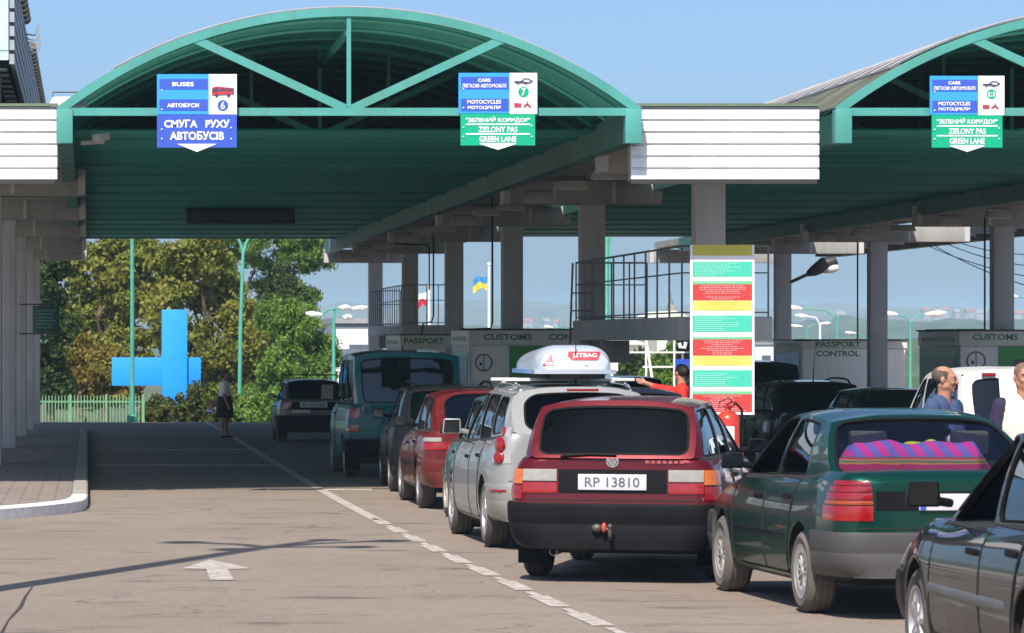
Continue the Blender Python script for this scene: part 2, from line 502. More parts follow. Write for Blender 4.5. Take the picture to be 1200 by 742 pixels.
WHEELS = {}
def wheel_meshes(Rr, w, style, rimmat, tyremat):
    key = (round(Rr, 3), w, style, rimmat.name, tyremat.name)
    if key in WHEELS: return WHEELS[key]
    rr = Rr*.66; t = MB()
    prof = [(rr, -w/2), (rr+.01, -w/2-.004), ((rr+Rr)/2, -w/2-.012), (Rr-.022, -w/2+.004), (Rr-.006, -w/2+.02), (Rr, -w/2+.035)]
    for k in (-.25, 0, .25):
        prof += [(Rr, w*k-.008-.01), (Rr-.004, w*k-.007), (Rr-.004, w*k+.007), (Rr, w*k+.008+.01)]
    prof += [(Rr, w/2-.035), (Rr-.006, w/2-.02), (Rr-.022, w/2-.004), ((rr+Rr)/2, w/2+.012), (rr+.01, w/2+.004), (rr, w/2), (rr-.01, w/2-.03), (rr-.01, -w/2+.03)]
    t.lathe(prof, 36, 'x', closed=True)
    to = t.build('tyre', tyremat, sharp=30)
    r = MB()  # outer face towards -x
    f = -w/2
    r.lathe([(rr-.002, f-.002), (rr+.002, f-.006), (rr-.012, f-.004), (rr-.02, f+.015), (rr-.03, f+.05)], 36, 'x')
    r.lathe([(0, f+.06), (rr-.02, f+.06)], 24, 'x', mi=1)
    n = {'five': 5, 'seven': 7, 'cover': 12, 'steel': 10}[style]
    if style == 'steel':
        r.lathe([(0, f+.012), (rr*.3, f+.01), (rr*.36, f+.03), (rr*.55, f+.036), (rr*.6, f+.02), (rr*.72, f+.01), (rr*.8, f+.03), (rr-.02, f+.034)], 36, 'x')
        for i in range(n):
            a = 2*math.pi*i/n; c = Vector((f+.022, rr*.68*math.cos(a), rr*.68*math.sin(a)))
            r.lathe([(0, f+.006), (rr*.075, f+.006)], 8, 'x', c=(0, c.y, c.z), mi=1)
    else:
        r.lathe([(0, f-.004), (rr*.16, f-.003), (rr*.22, f+.012), (rr*.25, f+.05)], 20, 'x')
        wd = {5: .34, 7: .25, 12: .13}[n]*rr
        for i in range(n):
            a = 2*math.pi*i/n; ca, sa = math.cos(a), math.sin(a)
            def q(rad, tang, x): return (x, rad*ca-tang*sa, rad*sa+tang*ca)
            b = [q(rr*.18, -wd*.5, f+.045), q(rr*.95, -wd*.42, f+.045), q(rr*.95, wd*.42, f+.045), q(rr*.18, wd*.5, f+.045)]
            tt = [q(rr*.18, -wd*.36, f+.006), q(rr*.95, -wd*.28, f+.004), q(rr*.95, wd*.28, f+.004), q(rr*.18, wd*.36, f+.006)]
            r.hexa(b, tt)
        if style == 'cover':
            r.lathe([(rr*.62, f+.012), (rr*.7, f+.0), (rr*.95, f-.002), (rr-.015, f+.01)], 36, 'x')
    ro = r.build('rim', [rimmat, M_DARK], sharp=30)
    res = (to.data, ro.data); bpy.data.objects.remove(to); bpy.data.objects.remove(ro)
    WHEELS[key] = res
    return res

def make_car(sp, label, cat, loc, yaw, group=None, name='parked_car'):
    """yaw in degrees, clockwise seen from above"""
    c = Car(sp); L = c.L
    root = thing(name, label, cat, (loc[0], loc[1], gz(loc[1]) + (loc[2] if len(loc) > 2 else 0)), -R(yaw), group)
    root.rotation_euler = (-SL, 0, -R(yaw))
    pm = sp['paint']; low = sp.get('low', False)
    # ---- lower body
    n_end = [0, .008, .025, .05, .085, .12, .16]
    ys = n_end + [L*i/44 for i in range(1, 44) if .2 < L*i/44 < L-.2] + [L-e for e in reversed(n_end)]
    prof = WF
    mb = MB(); k = None
    for y in ys:
        zb, zt = c.ends(y); w = c.hw(y)
        half = [(0, 0), (.5*w, 0)] + [(w*WFF(t), t) for t, _ in WF] + [(w*.72, 1.006), (w*.4, 1.012), (0, 1.014)]
        ring = [(x, t) for x, t in half] + [(-x, t) for x, t in reversed(half[1:-1])]
        k = len(ring)
        cr = sp.get('deck_crown', 1.)
        mb.add([c.P(x, y, zb+(zt-zb)*(t if t <= 1 else 1+(t-1)*cr)) for x, t in ring], [])
    n = len(ys)
    for i in range(n-1):
        for j in range(k):
            mb.f.append((i*k+j, i*k+(j+1) % k, (i+1)*k+(j+1) % k, (i+1)*k+j)); mb.m.append(0)
    mb.f.append(tuple(range(k))); mb.m.append(0)
    mb.f.append(tuple(range((n-1)*k+k-1, (n-1)*k-1, -1))); mb.m.append(0)
    body = mb.build('body', [pm, M_DARK], smooth=False)
    cut = MB(); ra = c.R + sp.get('arch', .055)
    for ya in (sp['axr'], sp['axf']):
        for sg in (-1, 1):
            cut.lathe([(0, sg*(c.W/2-.27)), (ra, sg*(c.W/2-.27)), (ra, sg*(c.W/2+.2)), (0, sg*(c.W/2+.2))], 40, 'x', c=(0, ya-L/2, c.R+.01))
    co = cut.build('cutter', [M_DARK], smooth=False)
    md = body.modifiers.new('b', 'BOOLEAN'); md.object = co; md.operation = 'DIFFERENCE'; md.solver = 'EXACT'
    me = evaluated(body, [])
    body.modifiers.clear(); old = body.data; body.data = me; me.name = 'body'
    bpy.data.meshes.remove(old); drop(co)
    me.materials.clear(); me.materials.append(pm); me.materials.append(M_DARK)
    c.setup_cabin()
    for p in me.polygons:
        ce = p.center; mi = 0
        for ya in (sp['axr'], sp['axf']):
            r = math.hypot(ce.y-(ya-L/2), ce.z-c.R-.01)
            if (r < ra+.004 and abs(ce.x) < c.W/2-.01 and abs(ce.x) > c.W/2-.29 and abs(math.hypot(p.normal.y, p.normal.z)) > .5 and r > ra-.02) or (abs(abs(ce.x)-(c.W/2-.27)) < .004 and r < ra): mi = 1
        y = ce.y+L/2
        if p.normal.z > .6 and c.ybr+.04 < y < c.ybf-.02 and ce.z > .7: mi = 1
        if p.normal.z < -.7: mi = 1
        p.material_index = mi
    me.shade_smooth(); me.set_sharp_from_angle(angle=R(32))
    body.parent = root
    # arch lips
    lip = MB()
    for ya in (sp['axr'], sp['axf']):
        for sg in (-1, 1):
            pts = []
            for i in range(21):
                a = R(-8+196*i/20); y = ya+math.cos(a)*(ra-.002); z = c.R+.01+math.sin(a)*(ra-.002)
                if z < c.zb(y)+.01: continue
                pts.append(c.side(sg, y, z, -.004))
            if len(pts) > 3: lip.tube(pts, sp.get('lip', .012), 6)
    each(lip,'arch_lip', sp.get('lipmat', pm), root, fix=False)
    # ---- cabin
    cab = MB(); G = sp.get('glass', G_MID); tr = 1
    def rp(u, v):
        y0 = c.ytr + (-c.bulr)*(1-u*u)*.55; y1 = c.ytf + c.bulf*(1-u*u)*.55
        y = y0+(y1-y0)*v; q = c.roofp(u, min(max(y, c.ytr), c.ytf))
        return Vector((q[0], y-L/2, q[2]))
    cab.grid(lambda i, j: rp(2*i-1, j), 16, 14)
    glasses = []
    lines = sp['cabin']['lines']; mgs = sp['cabin']['margins']
    for sg in (-1, 1):
        for i in range(len(lines)-1):
            (b0, t0), (b1, t1) = lines[i], lines[i+1]
            def P(u, v, b0=b0, b1=b1, t0=t0, t1=t1): return c.cabside(sg, b0+(b1-b0)*u, t0+(t1-t0)*u, v)
            mg = mgs[i]
            if mg is None:
                cab.grid(lambda u, v: P(u, v), 4, 6, flip=sg < 0); continue
            gm = MB()
            gl = mg[5] if len(mg) > 5 else None
            panel(P, sg < 0, mg[:4], mg[4], cab, gm, trim=sp['cabin'].get('trim', .018), has_glass=gl != 'open')
            if gl != 'open': gm.build('side_window', sp.get('glass_side', G), root, fix=False)
    for end in (0, 1):
        gm = MB(); mg = sp['cabin']['rear_m'] if not end else sp['cabin'].get('front_m', (.05,.05,.03,.05,.06))
        def P(u, v): return c.cabend(end, 2*u-1, v)
        panel(P, bool(end), mg[:4], mg[4], cab, gm, ne=7, trim=sp['cabin'].get('trim_r', .02))
        gm.build('rear_window' if not end else 'windscreen', sp.get('glass_rear', G) if not end else sp.get('glass_front', G_CLEAR), root, fix=False)
    cab.build('cabin', [sp.get('roofpaint', pm), sp.get('trimmat', M_TRIM)], root, fix=False, sharp=38)
    # cabin floor seal so one cannot look down between body and cabin
    # ---- seats
    if sp.get('seats', True):
        zb = c.belt((c.ybr+c.ybf)/2); H = c.H
        ym = sp['cabin'].get('seat_y', (c.ytf-.25, max(c.ytr+.35, sp['axr']+.35)))
        for y in ym:
            for x in (-.36, .36):
                s = MB()
                s.hexa([(x-.23, y-.10-L/2, zb-.1), (x+.23, y-.10-L/2, zb-.1), (x+.23, y+.05-L/2, zb-.1), (x-.23, y+.05-L/2, zb-.1)],
                       [(x-.2, y-.19-L/2, zb+.13), (x+.2, y-.19-L/2, zb+.13), (x+.2, y-.08-L/2, zb+.13), (x-.2, y-.08-L/2, zb+.13)])
                s.box(x-.13, x+.13, y-.22-L/2, y-.12-L/2, zb+.17, zb+.17+min(.17, (H-zb)*.38))
                s.build('seat', M_SEAT, root, bevel=.025)
    # ---- wheels
    st = sp.get('wheel', 'steel'); rm = sp.get('rimmat', M_STEEL); w = sp.get('tw', .185)
    tm, wm = wheel_meshes(c.R, w, st, rm, sp.get('tyremat', M_TYRE))
    for ya in (sp['axr'], sp['axf']):
        for sg in (-1, 1):
            e = thing_part('wheel', root, (sg*(c.W/2-w/2-sp.get('track_in', .035)), ya-L/2, c.R), rot=(rnd.random()*6, 0, math.pi if sg > 0 else 0))
            for nm, mm in (('tyre', tm), ('rim', wm)):
                o = bpy.data.objects.new(nm, mm); COL.objects.link(o); o.parent = e
    # ---- bumpers
    for end, key in ((0, 'rear_bumper'), (1, 'front_bumper')):
        b = sp.get(key)
        if not b: continue
        z0, z1, arc, off, bmtl = b
        bm = MB()
        pr = [(0, 0), (0.0, .2), (.06, .5), (.2, .7), (.50, .8), (.53, .45), (.56, .45), (.59, .95), (.9, 1.), (.97, .8), (1., .5), (1., 0)]
        c.wrap(bm, -arc, arc, z0, z1, end, off, na=26, prof=pr, back=.02)
        bm.build(key, bmtl, root, fix=False, sharp=40)
        if key == 'rear_bumper' and b[1] < 1:
            g = MB(); ag = c.sx(.1, b[1]+.05)-.10
            c.wrap(g, -ag, ag, b[1]+.022, b[1]+.031, 0, .003, na=20, back=.004); g.build('tailgate_gap', M_DARK, root, fix=False)
    # ---- lamps
    for (nm, sgn, segs) in sp.get('lamps', []):
        for sg in ((-1, 1) if sgn == 0 else (sgn,)):
            lm = MB(); ml = []
            for (a0, a1, z0, z1, mt, end) in segs:
                if mt not in ml: ml.append(mt)
                c.wrap(lm, *((a0, a1) if sg > 0 else (-a1, -a0)), z0, z1, end, .010, ml.index(mt))
            lm.build(nm, ml, root, fix=False)
    for (nm, a0, a1, z0, z1, mt, off) in sp.get('strips', []):
        lm = MB(); c.wrap(lm, a0, a1, z0, z1, 0, off); lm.build(nm, mt, root, fix=False)
    # ---- doors: shells just proud of the flank with a dark gap round them
    for sg in (-1, 1):
        for (yb0, yb1, yt0, yt1, z0) in sp.get('doors', []):
            d = MB(); nu, nv = 10, 10
            def Q(u, v, off=.0035):
                ym = (yt0+yt1)/2; z1 = min(c.zt(yt0), c.zt(yt1))-.012
                z = z0+(z1-z0)*v; y = (yb0+(yb1-yb0)*u)*(1-v)+(yt0+(yt1-yt0)*u)*v
                return c.side(sg, y, z, off)
            d.grid(Q, nu, nv, flip=sg < 0)
            dr = d.build('door', pm, root, fix=False)
            sm = MB(); loop = [Q(i/8, 0, .003) for i in range(8)]+[Q(1, i/8, .003) for i in range(8)]+[Q(1-i/8, 1, .003) for i in range(8)]+[Q(0, 1-i/8, .003) for i in range(9)]
            sm.tube(loop, .0055, 5, cap=False); sm.build('door_gap', M_DARK, dr, fix=False)
            h = MB(); yh = yt0+.10; zh = z0+(min(c.zt(yt0), c.zt(yt1))-z0)*.8
            p0, p1 = c.side(sg, yh, zh, .012), c.side(sg, yh+.16, zh, .012)
            h.bar(p0, p1, .03, .035); h.build('handle', sp.get('handlemat', M_BLACK), dr, bevel=.008)
    if sp.get('moulding'):
        z0, z1, y0, y1, mt = sp['moulding']
        for sg in (-1, 1):
            m = MB(); m.grid(lambda u, v: c.side(sg, y0+(y1-y0)*u, z0+(z1-z0)*v, (.014-.01*abs(2*v-1)**4)*min(1,25*u,25*(1-u))), 40, 5, flip=sg < 0)
            m.build('side_moulding', mt, root, fix=False)
    if sp.get('sill'):
        z1, y0, y1, mt = sp['sill']
        for sg in (-1, 1):
            m = MB(); m.grid(lambda u, v: c.side(sg, y0+(y1-y0)*u, c.zb(y0)+.005+(z1-c.zb(y0))*v, .008), 16, 4, flip=sg < 0)
            m.build('sill', mt, root, fix=False)
    # ---- mirrors
    if sp.get('mirror'):
        ym, zm, mt, sz = sp['mirror']
        for sg in (-1, 1):
            b = MB(); x = c.hb(ym)+.03
            if sg > 0 and sp.get('one_mirror'): continue
            b.hexa([(sg*(x+.02), ym-.02-L/2, zm), (sg*(x+sz[0]), ym-.0-L/2, zm), (sg*(x+sz[0]-.02), ym+sz[2]-L/2, zm+.02), (sg*(x+.02), ym+sz[2]-L/2, zm+.02)],
                   [(sg*(x+.03), ym-.02-L/2, zm+sz[1]), (sg*(x+sz[0]-.02), ym-.0-L/2, zm+sz[1]), (sg*(x+sz[0]-.04), ym+sz[2]-L/2, zm+sz[1]-.02), (sg*(x+.03), ym+sz[2]-L/2, zm+sz[1]-.02)])
            b.bar((sg*(x-.06), ym+.06-L/2, zm+.02), (sg*(x+.06), ym+.05-L/2, zm+.04), .05, .05)
            mo = b.build('wing_mirror', mt, root, bevel=.022)
            g = MB(); g.hexa([(sg*(x+.045), ym-.024-L/2, zm+.016), (sg*(x+sz[0]-.02), ym-.006-L/2, zm+.016), (sg*(x+sz[0]-.02), ym+.004-L/2, zm+.016), (sg*(x+.045), ym-.014-L/2, zm+.016)],
                             [(sg*(x+.045), ym-.024-L/2, zm+sz[1]-.016), (sg*(x+sz[0]-.03), ym-.006-L/2, zm+sz[1]-.016), (sg*(x+sz[0]-.03), ym+.004-L/2, zm+sz[1]-.016), (sg*(x+.045), ym-.014-L/2, zm+sz[1]-.016)])
            g.build('mirror_glass', M_MIRROR, mo)
    # ---- plate
    if sp.get('plate'):
        xc, zc, pw, ph, txt, eu, off = sp['plate']
        y = c.at(zc, 0, 0, off).y
        p = MB(); p.box(xc-pw/2, xc+pw/2, y-.012, y+.03, zc-ph/2, zc+ph/2); po = p.build('licence_plate', M_PLATE, root, bevel=.004)
        t = MB()
        if txt: add_text(t, txt, xc+(.02 if eu else 0), zc, pw*.8, ph*.62, y-.0145, 0, .01)
        fr = .004
        if txt and len(txt) > 0: t.build('lettering', M_LETTER, po, fix=False, smooth=False)
        if eu:
            e = MB(); rect(e, xc-pw/2+.004, xc-pw/2+.045, zc-ph/2+.004, zc+ph/2-.004, y-.0145); e.build('country_strip', M_BLUE, po, fix=False)
    if sp.get('exhaust'):
        x, z = sp['exhaust']
        e = MB(); yy = c.at(.35, 0, 0, 0).y
        e.lathe([(.0, .10), (.026, .10), (.026, -.03), (.031, -.03), (.031, .3)], 14, 'y', c=(x, yy, z)); e.build('exhaust_pipe', M_EXH, root)
        e = MB(); e.ball((x+.12, yy+.42, z+.04), (.2, .14, .07)); e.build('silencer', M_EXH, root)
    if sp.get('under', True):
        u = MB(); u.box(-c.W*.36, c.W*.36, .35-L/2, L-.5-L/2, .22, .32); u.bar((-c.W*.4, sp['axr']-L/2, c.R), (c.W*.4, sp['axr']-L/2, c.R), .1, .1)
        u.build('underbody', M_DARK, root)
    if sp.get('flaps'):
        for ya in sp['flaps']:
            for sg in (-1, 1):
                f = MB(); x = sg*(c.W/2-.13); f.box(x-.12, x+.12, ya-c.R-.06-L/2, ya-c.R-.045-L/2, .12, .42); f.build('mud_flap', sp.get('flapmat', M_BLACK), root, bevel=.006)
    if sp.get('rails'):
        y0, y1, mt, hgt = sp['rails']
        for sg in (-1, 1):
            r = MB(); pts = []
            for i in range(13):
                t = i/12; y = y0+(y1-y0)*t; q = c.roofp(.86*sg, y)
                pts.append((q[0], y-L/2, q[2]+hgt*min(1, 9*t, 9*(1-t))+.003))
            r.tube(pts, .016, 8); r.build('roof_rail', mt, root)
    if sp.get('antenna'):
        x, y, ln, lean = sp['antenna']; a = MB(); q = c.roofp(x/c.wr(y), y)
        a.tube([(x, y-L/2, q[2]-.005), (x, y-L/2, q[2]+.02), (x, y-lean-L/2, q[2]+ln)], [.014, .01, .003], 6); a.build('antenna', M_BLACK, root)
    if sp.get('wiper'):
        p0, p1, v = sp['wiper']; a = MB()
        q = [c.cabend(0, u, v+dv) for u, dv in ((p0, 0), ((p0+p1)/2, .03), (p1, .02))]
        q = [k+Vector((0, -.018, 0)) for k in q]
        a.tube(q, .009, 6); a.tube([q[0]+Vector((0, .01, -.02)), q[0]], .016, 6); a.build('wiper', M_BLACK, root)
    return root, c

def thing_part(name, parent, loc, rot=(0,0,0)):
    e = bpy.data.objects.new(name, None); COL.objects.link(e); e.parent = parent; e.location = loc; e.rotation_euler = rot
    e.empty_display_size = .1
    return e

M_MIRROR = pbr('mirror_silver', (.05,.055,.06), .03, metal=1., var=.02)
# ---------------------------------------------------------------- the vehicles
P_WINE = paint('wine_red', (.095,.003,.008), .25, dirt=.12)
P_GREEN = paint('bottle_green', (.0035,.058,.042), .68, rough=.30, dirt=.22, dcol=(.10,.09,.075))
P_BLACK = paint('black', (.006,.007,.008), .0, dirt=.22, dcol=(.10,.09,.08), coat=.18, spec=.02)
P_NAVY = paint('dark_navy', (.010,.014,.026), .0, dirt=.2, coat=.5, spec=.03)
P_SILVER = paint('silver', (.38,.38,.37), .5, dirt=.3)
P_TEALCAR = paint('grey_teal', (.075,.17,.18), .3, dirt=.35)
P_CHERRY = paint('cherry_red', (.11,.006,.008), .1, dirt=.2)
P_VAN = paint('turquoise', (.002,.125,.14), .0, dirt=.2, coat=.4)
P_GREY = paint('dull_grey', (.16,.155,.14), .3, dirt=.45)
P_WHITE = paint('white', (.78,.78,.77), .0, dirt=.25)
P_BLUE = paint('mid_blue', (.03,.09,.28), .2, dirt=.2)

def base(L, W, H, Rr, axr, axf, belt, hood, **k):
    d = dict(L=L, W=W, H=H, R=Rr, axr=axr, axf=axf,
             bot=[(0,.33),(.45,.25),(axr+.4,.2),(axf-.4,.2),(L-.4,.22),(L,.26)],
             hw=[(0,W/2-.05),(.5,W/2-.005),(L*.5,W/2),(L-1.,W/2-.015),(L,W/2-.10)])
    d.update(k)
    return d
def estate(L, W, H, Rr, axr, axf, belt, hood, rake=.36, **k):
    ybf = axf-.42; ytf = ybf-.95; ytr = rake
    d = base(L, W, H, Rr, axr, axf, belt, hood,
        top=[(0,belt+.01),(.5,belt+.015),(ytf,belt-.02),(ybf,belt-.05),(ybf+.25,hood+.08),(L-.35,hood-.06),(L,hood-.16)],
        cabin=dict(ybr=.028, bulge_r=.025, ytr=ytr, ytf=ytf, ybf=ybf, crown=.055,
            roof=[(0,H-.035),(ytr,H-.025),(L*.35,H),(L*.47,H-.005),(ytf,H-.035)],
            wr=[(0,W/2-.26),(ytr,W/2-.25),(L*.45,W/2-.23),(ytf,W/2-.27)],
            lines=[(.028,ytr),(axr+.10,axr+.22),(axr+1.02,axr+.98),(ybf,ytf)],
            margins=[(.13,.05,.03,.05,.05),(.035,.04,.03,.045,.04),(.04,.10,.03,.045,.05)],
            rear_m=(.07,.07,.05,.07,.06)),
        doors=[(axr+Rr+.12,axr+1.02,axr+.2,axr+1.02,.27),(axr+1.03,axf-Rr-.1,axr+1.03,ybf-.02,.27)],
        lean_r=.0)
    d.update(k); return d
def hatch(L, W, H, Rr, axr, axf, belt, hood, **k):
    kk = dict(rake=.62); kk.update(k)
    return estate(L, W, H, Rr, axr, axf, belt, hood, **kk)

ARRAY = {}
def car(key, sp, label, cat, loc, yaw, group='cars queueing for the border check', name='parked_car'):
    ARRAY[key] = make_car(sp, label, cat, loc, yaw, group, name); return ARRAY[key]

# wine-red estate slewed across the two queues
sp = estate(4.57, 1.70, 1.47, .30, .97, 3.59, .99, .82, rake=.30, paint=P_WINE, glass=G_MID, glass_rear=G_DARK, glass_side=G_MID,
    wheel='steel', lean_r=.06,
    rear_bumper=(.27,.63,1.25,.045,M_BLACK), front_bumper=(.25,.6,1.2,.03,M_BLACK), exhaust=(-.46,.245), flaps=[.97], flapmat=M_BLACK,
    lamps=[('tail_lamp',0,[(.44,.715,.705,.80,M_RED,0),(.44,.715,.80,.905,M_WLENS,0),(.72,.98,.775,.905,M_ORANGE,0),(.72,.98,.655,.775,M_RED,0)])],
    strips=[('tailgate_panel',-.43,.43,.70,.91,M_BLACK,.006)],
    plate=(0,.80,.54,.125,'RP 13810',False,.012), mirror=(3.0,.97,M_BLACK,(.2,.13,.09)),
    moulding=(.50,.57,1.4,3.15,M_BLACK), sill=(.3,1.4,3.2,M_BLACK), wiper=(-.62,.05,.04), lip=.006)
sp['cabin']['margins'][0] = (.09,.05,.03,.05,.05); sp['cabin']['wr'] = [(0,.60),(.3,.605),(1.2,.595),(2.0,.565),(2.3,.52)]
root, c = car('passat', sp, 'wine-red estate car seen from behind, slewed across the queue, with black bumper and tow hook', 'car', (4.74,31.865), 15.2)
# round badge on the tailgate, tow hook
e = MB(); y = c.at(.955,0,0,.006).y
e.lathe([(.0,-.006),(.05,-.006),(.055,0),(.055,.02),(0,.02)], 24, 'y', c=(.0,y,.965)); b = e.build('badge', M_CHROME, root)
e = MB()
for pts in ([(-.03,.03),(-.012,0),(0,.02),(.012,0),(.03,.03)], [(-.04,.005),(-.017,-.04),(0,-.008),(.017,-.04),(.04,.005)]):
    e.tube([(p[0],y-.009,.965+p[1]) for p in pts], .0045, 5)
e.build('badge_letters', M_LETTER, b)
e = MB(); yy = -c.L/2-.06
e.tube([(.0,yy+.06,.36),(0,yy-.02,.36),(0,yy-.07,.385),(0,yy-.07,.44)], .018, 8); e.ball((0,yy-.07,.455), .024); e.ball((-.11,yy-.02,.44),(.045,.035,.035)); e.tube([(-.12,yy,.44),(.0,yy+.02,.42)], .02, 6)
e.build('tow_hook', M_EXH, root)
e = MB(); e.ball((-.05,yy-.05,.445),(.02,.02,.04)); e.build('tow_cap', pbr('tow_red',(.5,.06,.04),.5), root)
e = MB(); y = c.at(.93,.34,0,.006).y
for i in range(7): e.box(.26+.045*i,.26+.045*i+.03,y-.004,y+.004,.95,.972)
e.build('model_lettering', pbr('dull_red_badge',(.35,.08,.09),.3), root)

# bottle-green saloon
sp = base(4.24, 1.70, 1.42, .29, .93, 3.44, .95, .80, paint=P_GREEN, glass=G_CLEAR, glass_rear=glass('rear_glass_blue',(.62,.62,.78)), glass_side=G_MID, wheel='cover', rimmat=M_STEEL, tyremat=M_TYRE_DUSTY,
    top=[(0,.96),(.12,1.0),(.55,1.0),(.9,.965),(1.8,.94),(2.9,.915),(3.15,.88),(3.9,.76),(4.24,.62)], deck_crown=1.6,
    cabin=dict(ybr=.50,ytr=1.08,ytf=2.25,ybf=3.08,crown=.05, roof=[(0,1.36),(1.08,1.375),(1.6,1.42),(2.0,1.415),(2.25,1.385)],
        wr=[(1.0,.575),(1.6,.60),(2.25,.575)], lines=[(.50,1.08),(1.12,1.22),(1.98,1.78),(3.08,2.25)],
        margins=[None,(.04,.04,.03,.045,.05),(.04,.10,.03,.045,.05,'open')], rear_m=(.06,.06,.02,.05,.07), seat_y=(2.0,1.1)),
    doors=[(.93+.42,1.98,1.13,1.98,.27),(1.99,3.0,1.99,3.02,.27)],
    rear_bumper=(.29,.60,1.28,.03,M_BUMP), front_bumper=(.24,.6,1.2,.03,M_BUMP), exhaust=(-.22,.245),
    lamps=[('tail_lamp',0,[(.57,1.04,.67,.785,M_RED,0),(.572,1.01,.785,.815,pbr('amber_dark',(.30,.05,.01),.15,coat=.5),0),(.575,.985,.815,.87,M_DKRED,0),(.58,.95,.87,.915,M_DKRED,0),(.59,.90,.915,.95,M_DKRED,0)])],
    strips=[('boot_panel',-.555,.555,.74,.885,M_BLACK,.006)],
    plate=(.0,.805,.52,.112,'',True,.012), mirror=(2.86,.95,M_BLACK,(.2,.13,.09)), moulding=(.52,.535,1.3,3.0,M_BLACK), sill=(.25,1.35,3.0,P_GREEN), lip=.008, track_in=.02)
root, c = car('opel', sp, 'dusty bottle-green saloon with bright woven blanket behind its rear window', 'car', (5.74,27.43), -3.2)
OPEL = root

# near-black car cut by the frame
sp = hatch(4.35, 1.72, 1.43, .30, .85, 3.47, .93, .80, rake=.7, paint=paint('dusty_black', (.006,.007,.009), .0, dirt=.75, dcol=(.10,.088,.078), coat=.9, spec=.03), glass=G_CLEAR, glass_side=G_CLEAR, wheel='seven', rimmat=M_RIM,
    lamps=[('headlamp',0,[(.5,1.0,.58,.72,M_WLENS,1)])], front_bumper=(.22,.55,1.1,.015,P_BLACK), mirror=(3.02,.95,P_BLACK,(.22,.15,.1)),
    moulding=(.48,.545,1.3,3.1,pbr('grey_moulding',(.10,.10,.105),.45)), lip=.010)
sp['cabin']['lines'] = [(.04,.7),(1.0,1.12),(1.93,1.84),(2.72,2.28),(sp['cabin']['ybf'],sp['cabin']['ytf'])]
sp['cabin']['margins'] = [(.16,.05,.03,.05,.05),(.035,.04,.03,.045,.04),(.045,.03,.02,.035,.03,'open'),(.02,.11,.02,.045,.03,'open')]
sp['cabin']['lines'] = [(.028,.7),(1.0,1.12),(1.93,1.84),(sp['cabin']['ybf'],sp['cabin']['ytf'])]
sp['cabin']['margins'] = [(.16,.05,.03,.05,.05),(.035,.04,.03,.045,.04),(.045,.075,.02,.035,.04,'open')]
root, c = car('dark', sp, 'glossy black car cut off by the edge of the picture, front window wound down', 'car', (5.46,21.0-1.30), 0)
DARK = root

# silver people carrier with roof box
sp = estate(4.36, 1.72, 1.545, .32, .80, 3.55, 1.02, .95, rake=.42, paint=P_SILVER, glass=G_MID, glass_rear=G_DARK, wheel='five', rimmat=M_RIM, tw=.205,
    rear_bumper=(.27,.62,1.2,.02,P_SILVER), mirror=(2.98,1.03,P_SILVER,(.22,.16,.1)), rails=(.55,2.55,M_CHROME,.05), antenna=(0,.55,.42,.02), exhaust=(.4,.28), lip=.006,
    lamps=[('tail_lamp',0,[(.68,.93,.79,1.15,pbr('clear_lamp',(.33,.32,.33),.1,coat=.7),0)])],
    strips=[('rear_reflector',-.99,-.72,.545,.57,M_RED,.026),('rear_reflector',.72,.99,.545,.57,M_RED,.026)])
sp['top'] = [(0,1.10),(.5,1.06),(2.2,1.0),(3.0,.98),(3.3,.95),(4.0,.8),(4.36,.66)]
sp['cabin']['crown'] = .07; sp['cabin']['wr'] = [(0,.60),(.42,.60),(2.0,.62),(2.3,.59)]; sp['cabin']['rear_m'] = (.13,.13,.04,.09,.12)
sp['cabin']['lines'] = [(.028,.42),(.95,1.05),(1.85,1.82),(3.13,2.18)]
sp['cabin']['margins'] = [(.14,.03,.05,.06,.08),(.02,.025,.02,.05,.05),(.025,.09,.02,.05,.05)]
root, c = car('silver', sp, 'silver people carrier carrying the pale roof box', 'car', (4.56,36.95), -1)
SILVER = root
for sg in (-1, 1):
    for z, r, mt in ((1.10,.05,M_DKRED),(.985,.075,M_RED),(.865,.06,M_RED)):
        e = MB(); p = c.at(z, sg*.80, 0, .018); d = (c.at(z, sg*.80, 0, .05)-p).normalized()
        ang = math.atan2(d.x, -d.y)
        e.lathe([(0,-.014),(r*.8,-.010),(r,0),(r,.02),(0,.02)], 18, 'y'); e.build('lamp_lens', mt, root, loc=p, rot=(0,0,ang))
e = MB(); e.box(-.15,.15,-.02,.03,-.012,.012); e.build('brake_light', M_DKRED, root, loc=(0.03,-c.L/2+.30,1.49), bevel=.008)
for y in (1.0, 1.9):
    e = MB(); e.box(-.63,.63,y-c.L/2-.03,y-c.L/2+.03,1.57,1.60); e.build('roof_bar', pbr('roof_bar_white',(.7,.7,.72),.4), root, bevel=.01)
